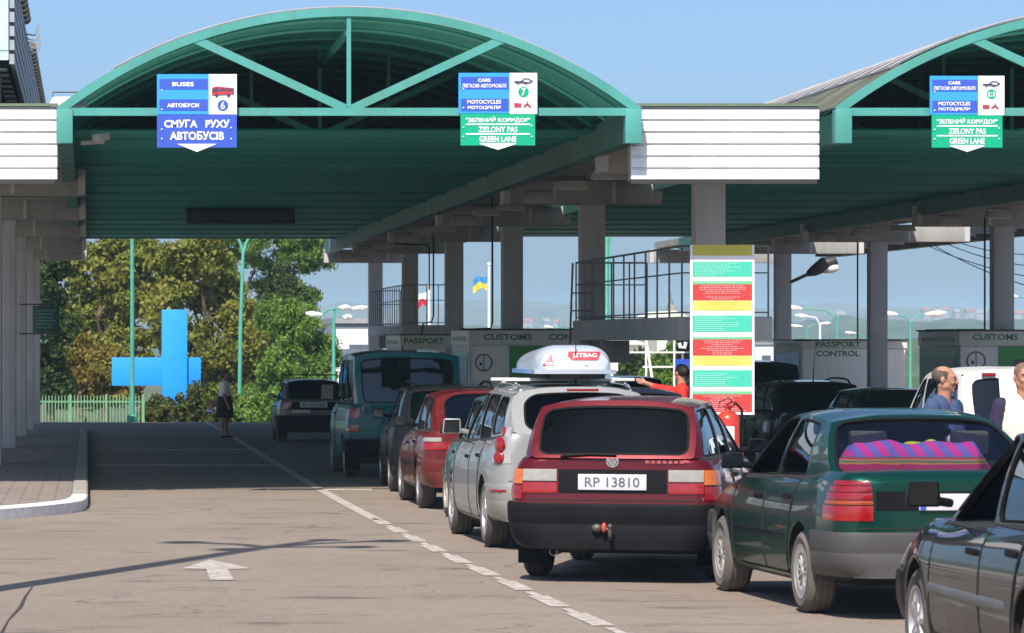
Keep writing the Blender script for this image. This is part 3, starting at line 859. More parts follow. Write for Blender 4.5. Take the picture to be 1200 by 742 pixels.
# roof box
bx = thing('roof_box', 'pale grey roof box with red stickers on the silver people carrier', 'roof box', (4.57,36.1,gz(36)+1.60), R(1))
def boxfn(u, v):
    a = math.pi*v; y = -.82+1.72*u
    k = (1-abs(2*u-1)**6)**.5 if 0 < u < 1 else 0.
    hh = .27*(.25+.75*min(1, k+.0))*(1-.35*u) if 0 < u < 1 else .02
    w = .37*(.72+.28*k)
    x = -math.copysign(abs(math.cos(a))**.42, math.cos(a))*w*(1-.16*math.sin(a)**2)
    return (x, y, .07+hh*math.sin(a)**.62)
M_BOX = pbr('roof_box_shell', (.38,.42,.49), .3, coat=.4, var=.04)
e = MB(); e.grid(boxfn, 28, 28); e.add([boxfn(0, j/28) for j in range(29)], [tuple(range(29))]); LID = e.build('lid', M_BOX, bx)
e = MB()
for z0, z1, w, mt in ((.045,.085,.385,0),(.0,.045,.28,1)):
    pl = [(-w,-.80),(-w*.8,-.86),(w*.8,-.86),(w,-.80),(w,.82),(w*.6,.95),(-w*.6,.95),(-w,.82)]
    e.add([(x,y,z0) for x,y in pl]+[(x*1.0,y,z1) for x,y in pl], [tuple(range(7,-1,-1)), tuple(range(8,16))]+[(i,(i+1)%8,8+(i+1)%8,8+i) for i in range(8)], mt)
e.build('tray', [M_BOX, M_BLACK], bx, sharp=50)
M_STK = pbr('sticker_red', (.62,.03,.05), .4)
M_STKW = pbr('sticker_white', (.8,.8,.8), .4)
s_ = MB(); yb = -.862
# the stickers sit on the rear of the lid
from mathutils.bvhtree import BVHTree
LT = BVHTree.FromPolygons([v.co for v in LID.data.vertices],[tuple(p.vertices) for p in LID.data.polygons])
def lidp(x, z):
    h = LT.ray_cast(Vector((x,-3,z)),Vector((0,1,0)))[0]
    if h: return h.y-.006
    for i in range(1, 200):
        u = .0005+i*.0006
        k = (1-abs(2*u-1)**6)**.5; hh = .33*(.25+.75*min(1,k))*(1-.35*u); w = .44*(.72+.28*k)
        if .07+hh*max(0,1-(abs(x)/w)**2.6)**.5 >= z: return -.82+1.72*u-.006
    return -.80
def sticker(poly, name, mt, par):
    m = MB(); xs = [p[0] for p in poly]; zs = [p[1] for p in poly]; n = 14; zl, zh = min(zs), max(zs)
    def span(z):
        c = []
        for (xa, za), (xb, zb) in zip(poly, poly[1:]+poly[:1]):
            if abs(zb-za) > 1e-9 and min(za,zb)-1e-9 <= z <= max(za,zb)+1e-9: c.append(xa+(xb-xa)*(z-za)/(zb-za))
        return (min(c), max(c))
    def fn(u, v):
        z = zl+(zh-zl)*min(max(v,.001),.999); a, b = span(z); x = a+(b-a)*u; return (x, lidp(x, z), z)
    m.grid(fn, 10, n); return m.build(name, mt, par, fix=False, smooth=False)
so = sticker([(-.06,.255),(.25,.255),(.21,.175),(-.03,.175),(-.07,.215)], 'sticker', M_STK, bx)
t = MB(); vs, fs = text_mesh('JETBAG', .23, .05, .01); t.add([(x+.09, lidp(x+.09, z+.215)-.006, z+.215) for x,_,z in vs], fs); t.build('sticker_lettering', M_STKW, so, fix=False, smooth=False)
so = sticker([(-.31,.12),(-.205,.12),(-.225,.235)], 'sticker', M_STK, bx)
t = MB(); t.add([(x-.25, lidp(x-.25, z+.15)-.004, z+.15) for x,z in ((-.03,-.02),(.03,-.02),(.03,.0),(-.03,.0))], [(0,1,2,3)]); t.build('sticker_mark', M_STKW, so, fix=False, smooth=False)
e = MB(); e.ball((.10,lidp(.10,.13),.13), .012); e.build('lock', M_CHROME, bx)

# grey-teal saloon hidden between silver and cherry cars
sp = hatch(4.05, 1.62, 1.42, .29, .85, 3.28, .94, .80, rake=.75, paint=P_TEALCAR, glass=G_MID, wheel='steel', flaps=[.85,3.28], flapmat=pbr('cream_flap',(.42,.37,.29),.7,var=.2), mirror=(2.75,.95,M_BLACK,(.17,.12,.08)), front_bumper=(.28,.55,1.1,.03,M_BUMP), lip=.008)
car('teal', sp, 'grey-teal car mostly hidden by the silver people carrier, cream mud flap showing', 'car', (4.83,41.3), 0)

# cherry-red hatchback
sp = hatch(4.15, 1.68, 1.43, .30, .78, 3.38, .94, .78, rake=.78, paint=P_CHERRY, glass=G_MID, wheel='five', rimmat=M_RIM, rear_bumper=(.27,.60,1.2,.02,P_CHERRY), mirror=(2.75,.95,M_BLACK,(.19,.13,.09)), lip=.01,
    lamps=[('tail_lamp',0,[(.40,.96,.71,.81,M_RED,0),(.60,.93,.81,.865,M_WLENS,0)])], moulding=(.5,.55,1.3,3.0,M_BLACK))
sp['cabin']['rear_m'] = (.12,.12,.05,.07,.17); sp['cabin']['crown'] = .07
car('cherry', sp, 'cherry-red hatchback with rounded rear window and alloy wheels', 'car', (4.78,46.45), 0)

# black estate with rails between the hatchback and the van
sp = estate(4.45, 1.72, 1.46, .31, .9, 3.6, .95, .8, rake=.35, paint=P_BLACK, glass=G_MID, wheel='five', rimmat=M_RIM, rails=(.4,2.6,M_BLACK,.06), mirror=(3.0,.97,M_BLACK,(.2,.13,.09)), moulding=(.5,.55,1.3,3.1,M_BLACK))
car('blackestate', sp, 'black estate with roof rails, tucked between cherry-red hatchback and turquoise van', 'car', (4.97,52.35), 2)

# turquoise van
Lv = 4.79
sp = base(Lv, 1.84, 1.95, .31, .95, 3.87, 1.15, 1.1, paint=P_VAN, glass=G_MID, glass_rear=glass('van_glass',(.10,.09,.085)), glass_side=G_DARK, wheel='steel', tw=.2, round=.10,
    top=[(0,1.12),(.3,1.14),(3.2,1.13),(4.1,1.10),(4.35,1.0),(4.79,.78)], bot=[(0,.38),(.5,.3),(1.4,.25),(3.4,.25),(4.79,.3)], hw=[(0,.89),(.4,.92),(3.5,.92),(4.2,.90),(4.79,.80)],
    cabin=dict(ybr=.02,ytr=.16,ytf=3.15,ybf=4.15,crown=.07,roof=[(0,1.91),(.16,1.915),(1.5,1.95),(2.6,1.94),(3.15,1.90)],wr=[(0,.775),(.16,.785),(1.5,.80),(3.15,.76)],
        lines=[(.02,.16),(1.42,1.45),(2.72,2.68),(4.15,3.15)],margins=[(.16,.06,.04,.10,.07),(.05,.06,.04,.10,.07),(.06,.12,.03,.09,.06)],rear_m=(.11,.11,.05,.11,.06),bulge_r=.015,bulge_f=.12,seat_y=(2.75,)),
    doors=[(2.74,3.45,2.74,3.95,.36)], rear_bumper=(.36,.60,1.3,.05,M_BLACK), lamps=[('tail_lamp',0,[(.72,.98,.90,1.08,M_RED,0),(.72,.98,.70,.82,M_DKRED,0)])],
    mirror=(3.85,1.15,M_BLACK,(.26,.26,.1)), flaps=[.95], lip=.008, antenna=(.0,.9,.1,.05), wiper=(-.2,.5,.06))
root, c = car('van', sp, 'turquoise passenger van with wide rear window', 'van', (4.82,59.0), 0)
e = MB(); y = c.at(1.06,0,0,.008).y
e.lathe([(.055,-.006),(.07,-.006),(.075,0),(.075,.02),(0.05,.02)], 24, 'y', c=(-.62,y,1.05)); b = e.build('badge', M_CHROME, root)
e = MB()
for pts in ([(-.03,.045),(-.012,0.005),(0,.03),(.012,0.005),(.03,.045)], [(-.055,.01),(-.022,-.055),(0,-.008),(.022,-.055),(.055,.01)]):
    e.tube([(-.62+p[0],y-.004,1.05+p[1]) for p in pts], .007, 5)
e.build('badge_letters', M_CHROME, b)

# dull grey hatchback at the head of the queue, roof rack on top
sp = hatch(4.0, 1.62, 1.40, .29, .78, 3.22, .94, .8, rake=.72, paint=P_GREY, glass=G_DARK, wheel='steel', rear_bumper=(.30,.60,1.2,.05,M_BLACK), flaps=[.78], mirror=(2.7,.95,M_BLACK,(.18,.12,.08)),
    lamps=[('tail_lamp',0,[(.50,.94,.70,.90,M_DKRED,0)])], strips=[('number_panel',-.5,.5,.70,.90,M_BLACK,.005)], plate=(-.02,.83,.60,.12,'BC 6615 BA',False,.012))
root, c = car('lada', sp, 'dull grey hatchback with roof rack at the head of the left queue', 'car', (4.97,84.3), 0)
e = MB()
for y in (1.2, 2.1): e.tube([(-.62,y-2,1.42),(-.62,y-2,1.48),(.62,y-2,1.48),(.62,y-2,1.42)], .014, 6)
for x in (-.5,0,.5): e.tube([(x,1.0-2,1.48),(x,2.3-2,1.48)], .010, 6)
for x in (-.62,.62): e.tube([(x,.95-2,1.54),(x,2.35-2,1.54)], .012, 6); e.tube([(x,1.2-2,1.48),(x,1.2-2,1.54)], .01, 6); e.tube([(x,2.1-2,1.48),(x,2.1-2,1.54)], .01, 6)
e.build('roof_rack', M_BLACK, root)
e = MB(); y = -2-.03; e.box(-.5,-.1,y-.01,y+.02,.655,.72); e.build('number_board', M_PLATE, root)

P_BLACK2 = paint('black_polished', (.010,.012,.015), .0, dirt=.2, dcol=(.12,.11,.10), coat=.9, spec=.1)
QR = 'cars queueing under the right canopy'
sp = estate(4.65, 1.78, 1.47, .31, .95, 3.7, .97, .82, rake=.5, paint=P_BLACK2, glass=G_BLACK, wheel='five', rimmat=M_RIM, rails=(.5,2.7,M_BLACK,.06), antenna=(0,.75,.55,.18), lip=.008)
car('est2', sp, 'black estate with roof rails and long aerial, nearest right of the notice board', 'car', (11.75,62.4), 0, QR)
sp = dict(sp); sp = base(4.7, 1.85, 1.80, .32, .95, 3.85, 1.1, 1.0, paint=P_BLACK2, glass=G_BLACK, wheel='steel', round=.1,
    top=[(0,1.08),(.3,1.1),(3.2,1.09),(4.0,1.05),(4.7,.78)], cabin=dict(ybr=.02,ytr=.2,ytf=3.0,ybf=3.9,crown=.06,roof=[(0,1.76),(1.5,1.8),(3.0,1.75)],wr=[(0,.72),(1.5,.75),(3.0,.7)],
    lines=[(.02,.2),(1.4,1.45),(2.6,2.58),(3.9,3.0)],margins=[(.14,.06,.04,.08,.07),(.05,.06,.04,.08,.07),(.06,.12,.03,.08,.06)],rear_m=(.13,.13,.05,.09,.08),bulge_r=.03,bulge_f=.12,seat_y=(2.6,1.6)))
car('minibus', sp, 'black minibus behind the notice board, ahead of the black estate', 'van', (11.72,68.0), 0, QR)
sp = hatch(4.2, 1.70, 1.39, .30, .85, 3.4, .92, .78, rake=.85, paint=P_BLACK2, glass=G_BLACK, wheel='five', rimmat=M_RIM)
car('coupe', sp, 'low dark hatchback just left of the white van', 'car', (11.62,55.2), 0, QR)
sp = base(4.2, 1.70, 1.70, .31, .85, 3.5, 1.02, .9, paint=P_WHITE, glass=G_BLACK, wheel='steel', round=.12, rear_bumper=(.3,.55,1.2,.04,M_BLACK),
    top=[(0,1.0),(.3,1.02),(2.6,1.01),(3.2,.96),(3.9,.86),(4.2,.7)],
    cabin=dict(ybr=.02,ytr=.2,ytf=2.35,ybf=3.25,crown=.07,roof=[(0,1.655),(1.2,1.7),(2.0,1.69),(2.35,1.64)],wr=[(0,.66),(1.2,.69),(2.35,.65)],
    lines=[(.02,.2),(1.15,1.2),(2.1,2.05),(3.25,2.35)],margins=[(.15,.07,.03,.11,.07),(.06,.06,.03,.10,.06),(.06,.14,.03,.10,.06)],rear_m=(.14,.14,.04,.13,.07),bulge_r=.03,bulge_f=.1,seat_y=(2.3,1.2)),
    lamps=[('tail_lamp',0,[(.72,.92,.75,1.0,M_RED,0)])])
root, c = car('whitevan', sp, 'white van with tinted windows waiting behind the two standing men', 'van', (11.68,49.2), 0, QR)
e = MB(); e.box(-.09,.09,-.03,.03,-.022,.022); e.build('brake_light', M_DKRED, root, loc=(-.35,-2.1+.125,1.60), bevel=.01)
e = MB(); e.grid(lambda u,v: c.cabend(0,-.32+.42*u,.0+1.*v)+Vector((0,-.012,0)),6,8); e.build('rear_door_post', P_WHITE, root, fix=False)
sp = estate(4.5, 1.76, 1.48, .31, .95, 3.6, .98, .84, rake=.45, paint=P_BLACK2, glass=G_MID, wheel='five', rimmat=M_RIM, rails=(.5,2.6,M_BLACK,.06), mirror=(2.98,1.0,M_BLACK,(.2,.14,.09)))
car('est3', sp, 'dark estate with roof rails half hidden by the man in cream', 'car', (11.75,43.7), 0, QR)
sp = hatch(3.9, 1.68, 1.45, .29, .75, 3.1, .95, .82, rake=.6, paint=P_NAVY, glass=G_MID, wheel='steel', seats=True)
car('hatch3', sp, 'dark hatchback showing only its roof behind the wine-red estate', 'car', (6.48,46.1), 0, 'cars half hidden behind the first queue')
sp = hatch(4.1, 1.68, 1.47, .29, .8, 3.3, .96, .82, rake=.6, paint=P_BLUE, glass=G_MID, wheel='steel')
car('hatch4', sp, 'dark blue car roof just right of the pale roof box', 'car', (11.7,82.0), 0, 'cars half hidden behind the first queue')
sp = hatch(4.1, 1.66, 1.44, .29, .8, 3.3, .93, .8, rake=.6, paint=P_BLUE, glass=G_CLEAR, wheel='steel', lamps=[('tail_lamp',0,[(.5,.9,.7,.85,M_RED,0)])], rear_bumper=(.3,.58,1.2,.03,P_WHITE))
car('farcar', sp, 'blue car on the lower road beyond the woman', 'car', (4.2,132.0,.12), 4, 'cars beyond the crest')
# ---------------------------------------------------------------- ground, road, kerbs
def asphalt():
    m, nt, out = _nt('asphalt')
    p = nt.nodes.new('ShaderNodeBsdfPrincipled'); nt.links.new(p.outputs[0], out.inputs[0])
    a = noise(nt, .22, 6, .6); b = noise(nt, 1.1, 6, .62, stretch=(1.,.55,1.)); c = noise(nt, 90, 2, .6); d = noise(nt, 14, 4, .7)
    col = mixcol(nt, ramp(nt, a, [(.3,0),(.7,1)]), (.205,.164,.133), (.248,.202,.166))
    col = mixcol(nt, ramp(nt, b, [(.50,0),(.78,.5)]), col, (.145,.12,.104))
    gr = noise(nt, 28, 3, .75); col = mixcol(nt, ramp(nt, gr, [(.28,.5),(.46,0)]), col, (.11,.092,.08)); col = mixcol(nt, ramp(nt, gr, [(.56,0),(.72,.5)]), col, (.34,.295,.255))
    col = mixcol(nt, ramp(nt, noise(nt, .5, 5, .6, stretch=(1.4,.35,1)), [(.62,0),(.70,.35)]), col, (.17,.148,.13))
    col = mixcol(nt, ramp(nt, d, [(.35,.0),(.8,.35)]), col, (.30,.25,.21))
    col = mixcol(nt, ramp(nt, c, [(.3,.55),(.5,0),(.62,0),(.75,.35)]), col, mixcol(nt, ramp(nt, c, [(.45,0),(.55,1)]), (.10,.085,.075), (.42,.37,.33)))
    st = ramp(nt, noise(nt, 1.5, 5, .6, stretch=(.55,1.5,1)), [(.59,0),(.68,.72)]); col = mixcol(nt, st, col, (.085,.07,.06))
    # cracks and wiped oil patches
    tc = nt.nodes.new('ShaderNodeTexCoord'); mp = nt.nodes.new('ShaderNodeMapping'); mp.inputs['Scale'].default_value = (.34,.5,1)
    nt.links.new(tc.outputs['Object'], mp.inputs[0])
    nz = nt.nodes.new('ShaderNodeTexNoise'); nz.inputs['Scale'].default_value = 2.2; nz.inputs['Detail'].default_value = 5
    nt.links.new(mp.outputs[0], nz.inputs['Vector'])
    ad = nt.nodes.new('ShaderNodeVectorMath'); ad.operation = 'MULTIPLY_ADD'; ad.inputs[1].default_value = (.55,.55,.55)
    nt.links.new(nz.outputs['Color'], ad.inputs[0]); nt.links.new(mp.outputs[0], ad.inputs[2])
    vo = nt.nodes.new('ShaderNodeTexVoronoi'); vo.feature = 'DISTANCE_TO_EDGE'; vo.inputs['Scale'].default_value = .9
    nt.links.new(ad.outputs[0], vo.inputs['Vector'])
    cr = ramp(nt, vo.outputs['Distance'], [(0,.8),(.004,.5),(.008,0)])
    ml = nt.nodes.new('ShaderNodeMath'); ml.operation = 'MULTIPLY'
    nt.links.new(cr, ml.inputs[0]); nt.links.new(ramp(nt, noise(nt, .35, 3), [(.48,0),(.6,1)]), ml.inputs[1])
    col = mixcol(nt, ml.outputs[0], col, (.05,.045,.04))
    oil = ramp(nt, noise(nt, 1.6, 4, .5, stretch=(.8,.7,1)), [(.68,0),(.76,.5)])
    col = mixcol(nt, oil, col, (.07,.06,.055))
    nt.links.new(col, p.inputs['Base Color']); p.inputs['Roughness'].default_value = .85; p.inputs['Specular IOR Level'].default_value = .25
    nt.links.new(bump(nt, c, .004, .6), p.inputs['Normal'])
    return m
M_ASPH = asphalt()
M_LAND = pbr('rough_grass', (.075,.085,.03), .95, var=.45, vscale=.08)
M_PAINTLINE = None
def worn(name, col, under, amt=.5):
    m, nt, out = _nt(name)
    p = nt.nodes.new('ShaderNodeBsdfPrincipled'); nt.links.new(p.outputs[0], out.inputs[0])
    n = noise(nt, 9, 6, .7); n2 = noise(nt, 60, 2, .6)
    f = nt.nodes.new('ShaderNodeMath'); f.operation = 'MULTIPLY_ADD'; nt.links.new(n2, f.inputs[0]); f.inputs[1].default_value = .35; nt.links.new(n, f.inputs[2])
    nt.links.new(mixcol(nt, ramp(nt, f.outputs[0], [(.58,0),(.74,amt)]), col, under), p.inputs['Base Color']); p.inputs['Roughness'].default_value = .75
    return m
M_LINE = worn('road_paint', (.47,.44,.40), (.24,.19,.16), .7)
M_KERBW = worn('whitewash', (.86,.86,.86), (.6,.58,.55), .5)
M_KERB = pbr('kerb_concrete', (.30,.27,.24), .9, var=.2, vscale=4, bmp=.003)

ysamp = [-60,-20,0,10,20,30,40,50,60,70,80,90,100,108,110,111,112,113,115,118,122,126,130,140,150,160,175,190]
far = ysamp+[230,300,420,600,900,1300]
def sheet(name, mat, x0, x1, ys, dz, kind='structure', nx=2):
    m = MB(); n = len(ys)
    xs = [x0+(x1-x0)*i/nx for i in range(nx+1)]
    m.add([(x, y, gz(y)+dz) for y in ys for x in xs], [(j*(nx+1)+i, j*(nx+1)+i+1, (j+1)*(nx+1)+i+1, (j+1)*(nx+1)+i) for j in range(n-1) for i in range(nx)])
    o = m.build(name, mat, fix=False); o['kind'] = kind; return o
sheet('ground', M_LAND, -900, 900, [-60,-20,0,10,20,40,60,80,100,108,111,112,113,115,118,122,126,130,140,150,160,175,190,300,600,1000,2000,3500,6000,9000], -.03, nx=6)
sheet('road', M_ASPH, -45, 95, ysamp[:-6], 0.)
# kerb and pavement on the left
path = [(0,116.5),(0,90),(0,70),(0,52),(0,46),(-.02,44.9),(-.07,44.2),(-.2,43.6),(-.45,42.85),(-1.0,41.6),(-2.5,38.6),(-5,33.6)]
def offs(p, d):
    r = []
    for i, (x, y) in enumerate(p):
        a = Vector(p[max(0,i-1)]); b = Vector(p[min(len(p)-1,i+1)]); t = (b-a).normalized(); r.append((x+t.y*d, y-t.x*d))
    return r
inner = offs(path, .19)
def kerb(i0, i1, mat, name):
    m = MB(); fs = []
    pts = []
    for (xa, ya), (xb, yb) in zip(path[i0:i1+1], inner[i0:i1+1]):
        g = gz(ya)
        pts += [(xa,ya,g-.05),(xa,ya,g+.12),(xa+(xb-xa)*.1,ya+(yb-ya)*.1,g+.14),(xb,yb,g+.14),(xb,yb,g-.05)]
    n = i1-i0+1
    for i in range(n-1):
        for j in range(4): fs.append((i*5+j, i*5+j+1, (i+1)*5+j+1, (i+1)*5+j))
    fs += [(4,3,2,1,0), tuple(range((n-1)*5,(n-1)*5+5))]
    m.add(pts, fs); return struct(m.build(name, mat))
kerb(0, 4, M_KERB, 'kerb'); kerb(4, len(path)-1, M_KERBW, 'kerb_whitewashed')
m = MB()
for i in range(72):
    y = 44.6+i*1.0; g = gz(y); m.add([(.002,y,g+.0),(.002,y+.014,g+.0),(.002,y+.014,g+.12),(.002,y,g+.12),(-.019,y,g+.142),(-.019,y+.014,g+.142),(-.19,y,g+.142),(-.19,y+.014,g+.142)],[(0,1,2,3),(3,2,5,4),(4,5,7,6)])
struct(m.build('kerb_joint', pbr('joint_dark',(.10,.09,.08),.9), fix=True))
def pavers():
    m, nt, out = _nt('pavers')
    p = nt.nodes.new('ShaderNodeBsdfPrincipled'); nt.links.new(p.outputs[0], out.inputs[0])
    tc = nt.nodes.new('ShaderNodeTexCoord'); b = nt.nodes.new('ShaderNodeTexBrick'); nt.links.new(tc.outputs['Object'], b.inputs[0])
    b.inputs['Scale'].default_value = 1.; b.inputs['Brick Width'].default_value = .4; b.inputs['Row Height'].default_value = .4; b.inputs['Mortar Size'].default_value = .012
    b.inputs[1].default_value = (.20,.16,.135,1); b.inputs[2].default_value = (.25,.20,.17,1); b.inputs[3].default_value = (.09,.075,.065,1)
    c = mixcol(nt, ramp(nt, noise(nt, 1.5, 5), [(.4,0),(.75,.5)]), b.outputs[0], (.15,.125,.11)); nt.links.new(c, p.inputs['Base Color']); p.inputs['Roughness'].default_value = .9
    return m
m = MB(); g = 0.125
ins = inner
vs = []
for x, y in ins: vs += [(x+.004,y,gz(y)+g),(min(x-.2,-3.6),y,gz(y)+g)]
m.add(vs, [(2*i,2*i+1,2*i+3,2*i+2) for i in range(len(ins)-1)]); struct(m.build('pavement', pavers(), fix=True))
# painted line: solid in the shade, broken nearer the camera
lp = [(4.9,14),(4.25,18),(3.52,22.5),(3.43,24.3),(3.34,29.3),(3.26,34),(3.22,39),(3.19,47.2),(3.24,60),(3.36,80),(3.43,87.8),(3.5,111)]
lx = mono([y for _, y in lp], [x for x, _ in lp])
def ribbon(ya, yb, w, name):
    m = MB(); k = max(2, int((yb-ya)/1.)); vs = []
    for i in range(k+1):
        y = ya+(yb-ya)*i/k; x = lx(y); vs += [(x-w/2,y,gz(y)+.005),(x+w/2,y,gz(y)+.005)]
    m.add(vs, [(2*i,2*i+1,2*i+3,2*i+2) for i in range(k)]); return struct(m.build(name, M_LINE, fix=False))
ribbon(41.5, 110.8, .14, 'road_marking')
y = 19.
while y < 41: ribbon(y, y+1.25, .15, 'road_marking'); ribbon(y+1.25, y+1.75, .07, 'road_marking'); y += 1.95
m = MB(); z = lambda y: gz(y)+.005
m.add([(x, y, z(y)) for x, y in [(.98,30.1),(1.17,30.1),(1.18,31.7),(1.40,31.75),(1.08,33.2),(.79,31.75),(1.0,31.7)]], [(0,1,2,6),(6,2,4),(2,3,4),(5,6,4)]); struct(m.build('road_arrow_marking', M_LINE, fix=False))
M_CRACK = pbr('crack_tar',(.035,.03,.027),.8)
for pts, w in (([(38,688),(30,699),(24,712),(10,727),(3,740),(-6,752)],.03),([(232,606),(262,605),(285,606),(330,608),(372,607),(400,606)],.02),([(300,604),(352,599),(398,602)],.015)):
    q = [(lambda d, x: (px(x,d), d))(F*CAMZ/((y-H0)-SL*F), x) for x, y in pts]; m = MB(); V = []
    for i, (x, y) in enumerate(q):
        a = Vector(q[max(0,i-1)]); b = Vector(q[min(len(q)-1,i+1)]); t = (b-a).normalized(); k = w*(.4+.6*((i*7)%3)/2)
        V += [(x-t.y*k/2,y+t.x*k/2,gz(y)+.0035),(x+t.y*k/2,y-t.x*k/2,gz(y)+.0035)]
    m.add(V,[(2*i,2*i+1,2*i+3,2*i+2) for i in range(len(q)-1)]); struct(m.build('road_crack', M_CRACK, fix=True))
for y, x0, x1, w in ((51.6,2.45,3.9,.09),(64.,.05,3.3,.10),(75.5,.05,3.4,.10)):
    m = MB(); m.box(x0,x1,y,y+w,gz(y)-.03,gz(y)+.012); tag(m.build('road_joint_strip', M_LINE), None, None, None, 'structure')
M_BOUNCE = pbr('bounce_ground_pale', (.40,.37,.33), .9, var=.15, vscale=.4)  # pale ground out of view, added to bounce sunlight under the canopies
sheet('added_bounce_ground', M_BOUNCE, -45, -3.62, [34,40,60,80,100,108,110], .10)
sheet('added_bounce_ground', M_BOUNCE, -45, 95, [113.5,115,118,122,126,130,140,150,160,175,190], .012)
sheet('added_bounce_ground', M_BOUNCE, 26, 95, [0,20,40,60,80,100,108,110], .012)
# island under the booths
M_ISL = pbr('island_concrete', (.26,.24,.22), .9, var=.2)
for x0, x1, y0, y1 in ((7.35,9.3,49.5,112),(17.2,20.4,63,112)):
    m = MB(); m.hexa([(x0,y0,gz(y0)-.1),(x1,y0,gz(y0)-.1),(x1,y1,gz(y1)-.1),(x0,y1,gz(y1)-.1)],[(x0,y0,gz(y0)+.15),(x1,y0,gz(y0)+.15),(x1,y1,gz(y1)+.15),(x0,y1,gz(y1)+.15)]); struct(m.build('traffic_island', M_ISL, bevel=.02))

# ---------------------------------------------------------------- canopies
M_TRUSS = pbr('truss_green', (.06,.29,.26), .5, var=.14, vscale=1.2, streak=((.10,.17,.13),.5))
M_TRUSS_LIT = pbr('truss_green_lit', (.08,.44,.36), .5, var=.2)  # same truss paint, lightened to make up for shade in the vault
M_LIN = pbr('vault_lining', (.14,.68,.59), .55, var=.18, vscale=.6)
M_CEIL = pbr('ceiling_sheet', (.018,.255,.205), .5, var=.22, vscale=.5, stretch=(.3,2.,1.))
M_GUT = pbr('gutter_green', (.025,.13,.11), .55, var=.25, vscale=.8, streak=((.09,.10,.08),.6))
M_ROOF = pbr('roof_sheet', (.15,.15,.165), .6, metal=.0, var=.12, vscale=.5)
M_RUST = pbr('rusty_flashing', (.095,.10,.07), .8, var=.55, vscale=.7)
M_WHITE = pbr('white_cladding', (.80,.80,.81), .5, var=.05, vscale=1.5, streak=((.5,.48,.46),.35))
M_CONC = pbr('painted_concrete', (.46,.455,.455), .85, var=.10, vscale=1.3, streak=((.32,.31,.30),.5), bmp=.002, bscale=25)
M_CONCB = pbr('beam_concrete', (.30,.295,.285), .85, var=.14, vscale=1.1, streak=((.2,.19,.18),.6), bmp=.002, bscale=25)
M_DKMET = pbr('dark_metal', (.03,.03,.032), .5)
M_RAIL = pbr('rail_grey', (.20,.20,.21), .5)
D0 = 48.0; DEND = 106.0
ZC = pz(131, D0)          # chord height
ZS = pz(126, D0); RISE = pz(9, D0)-ZS
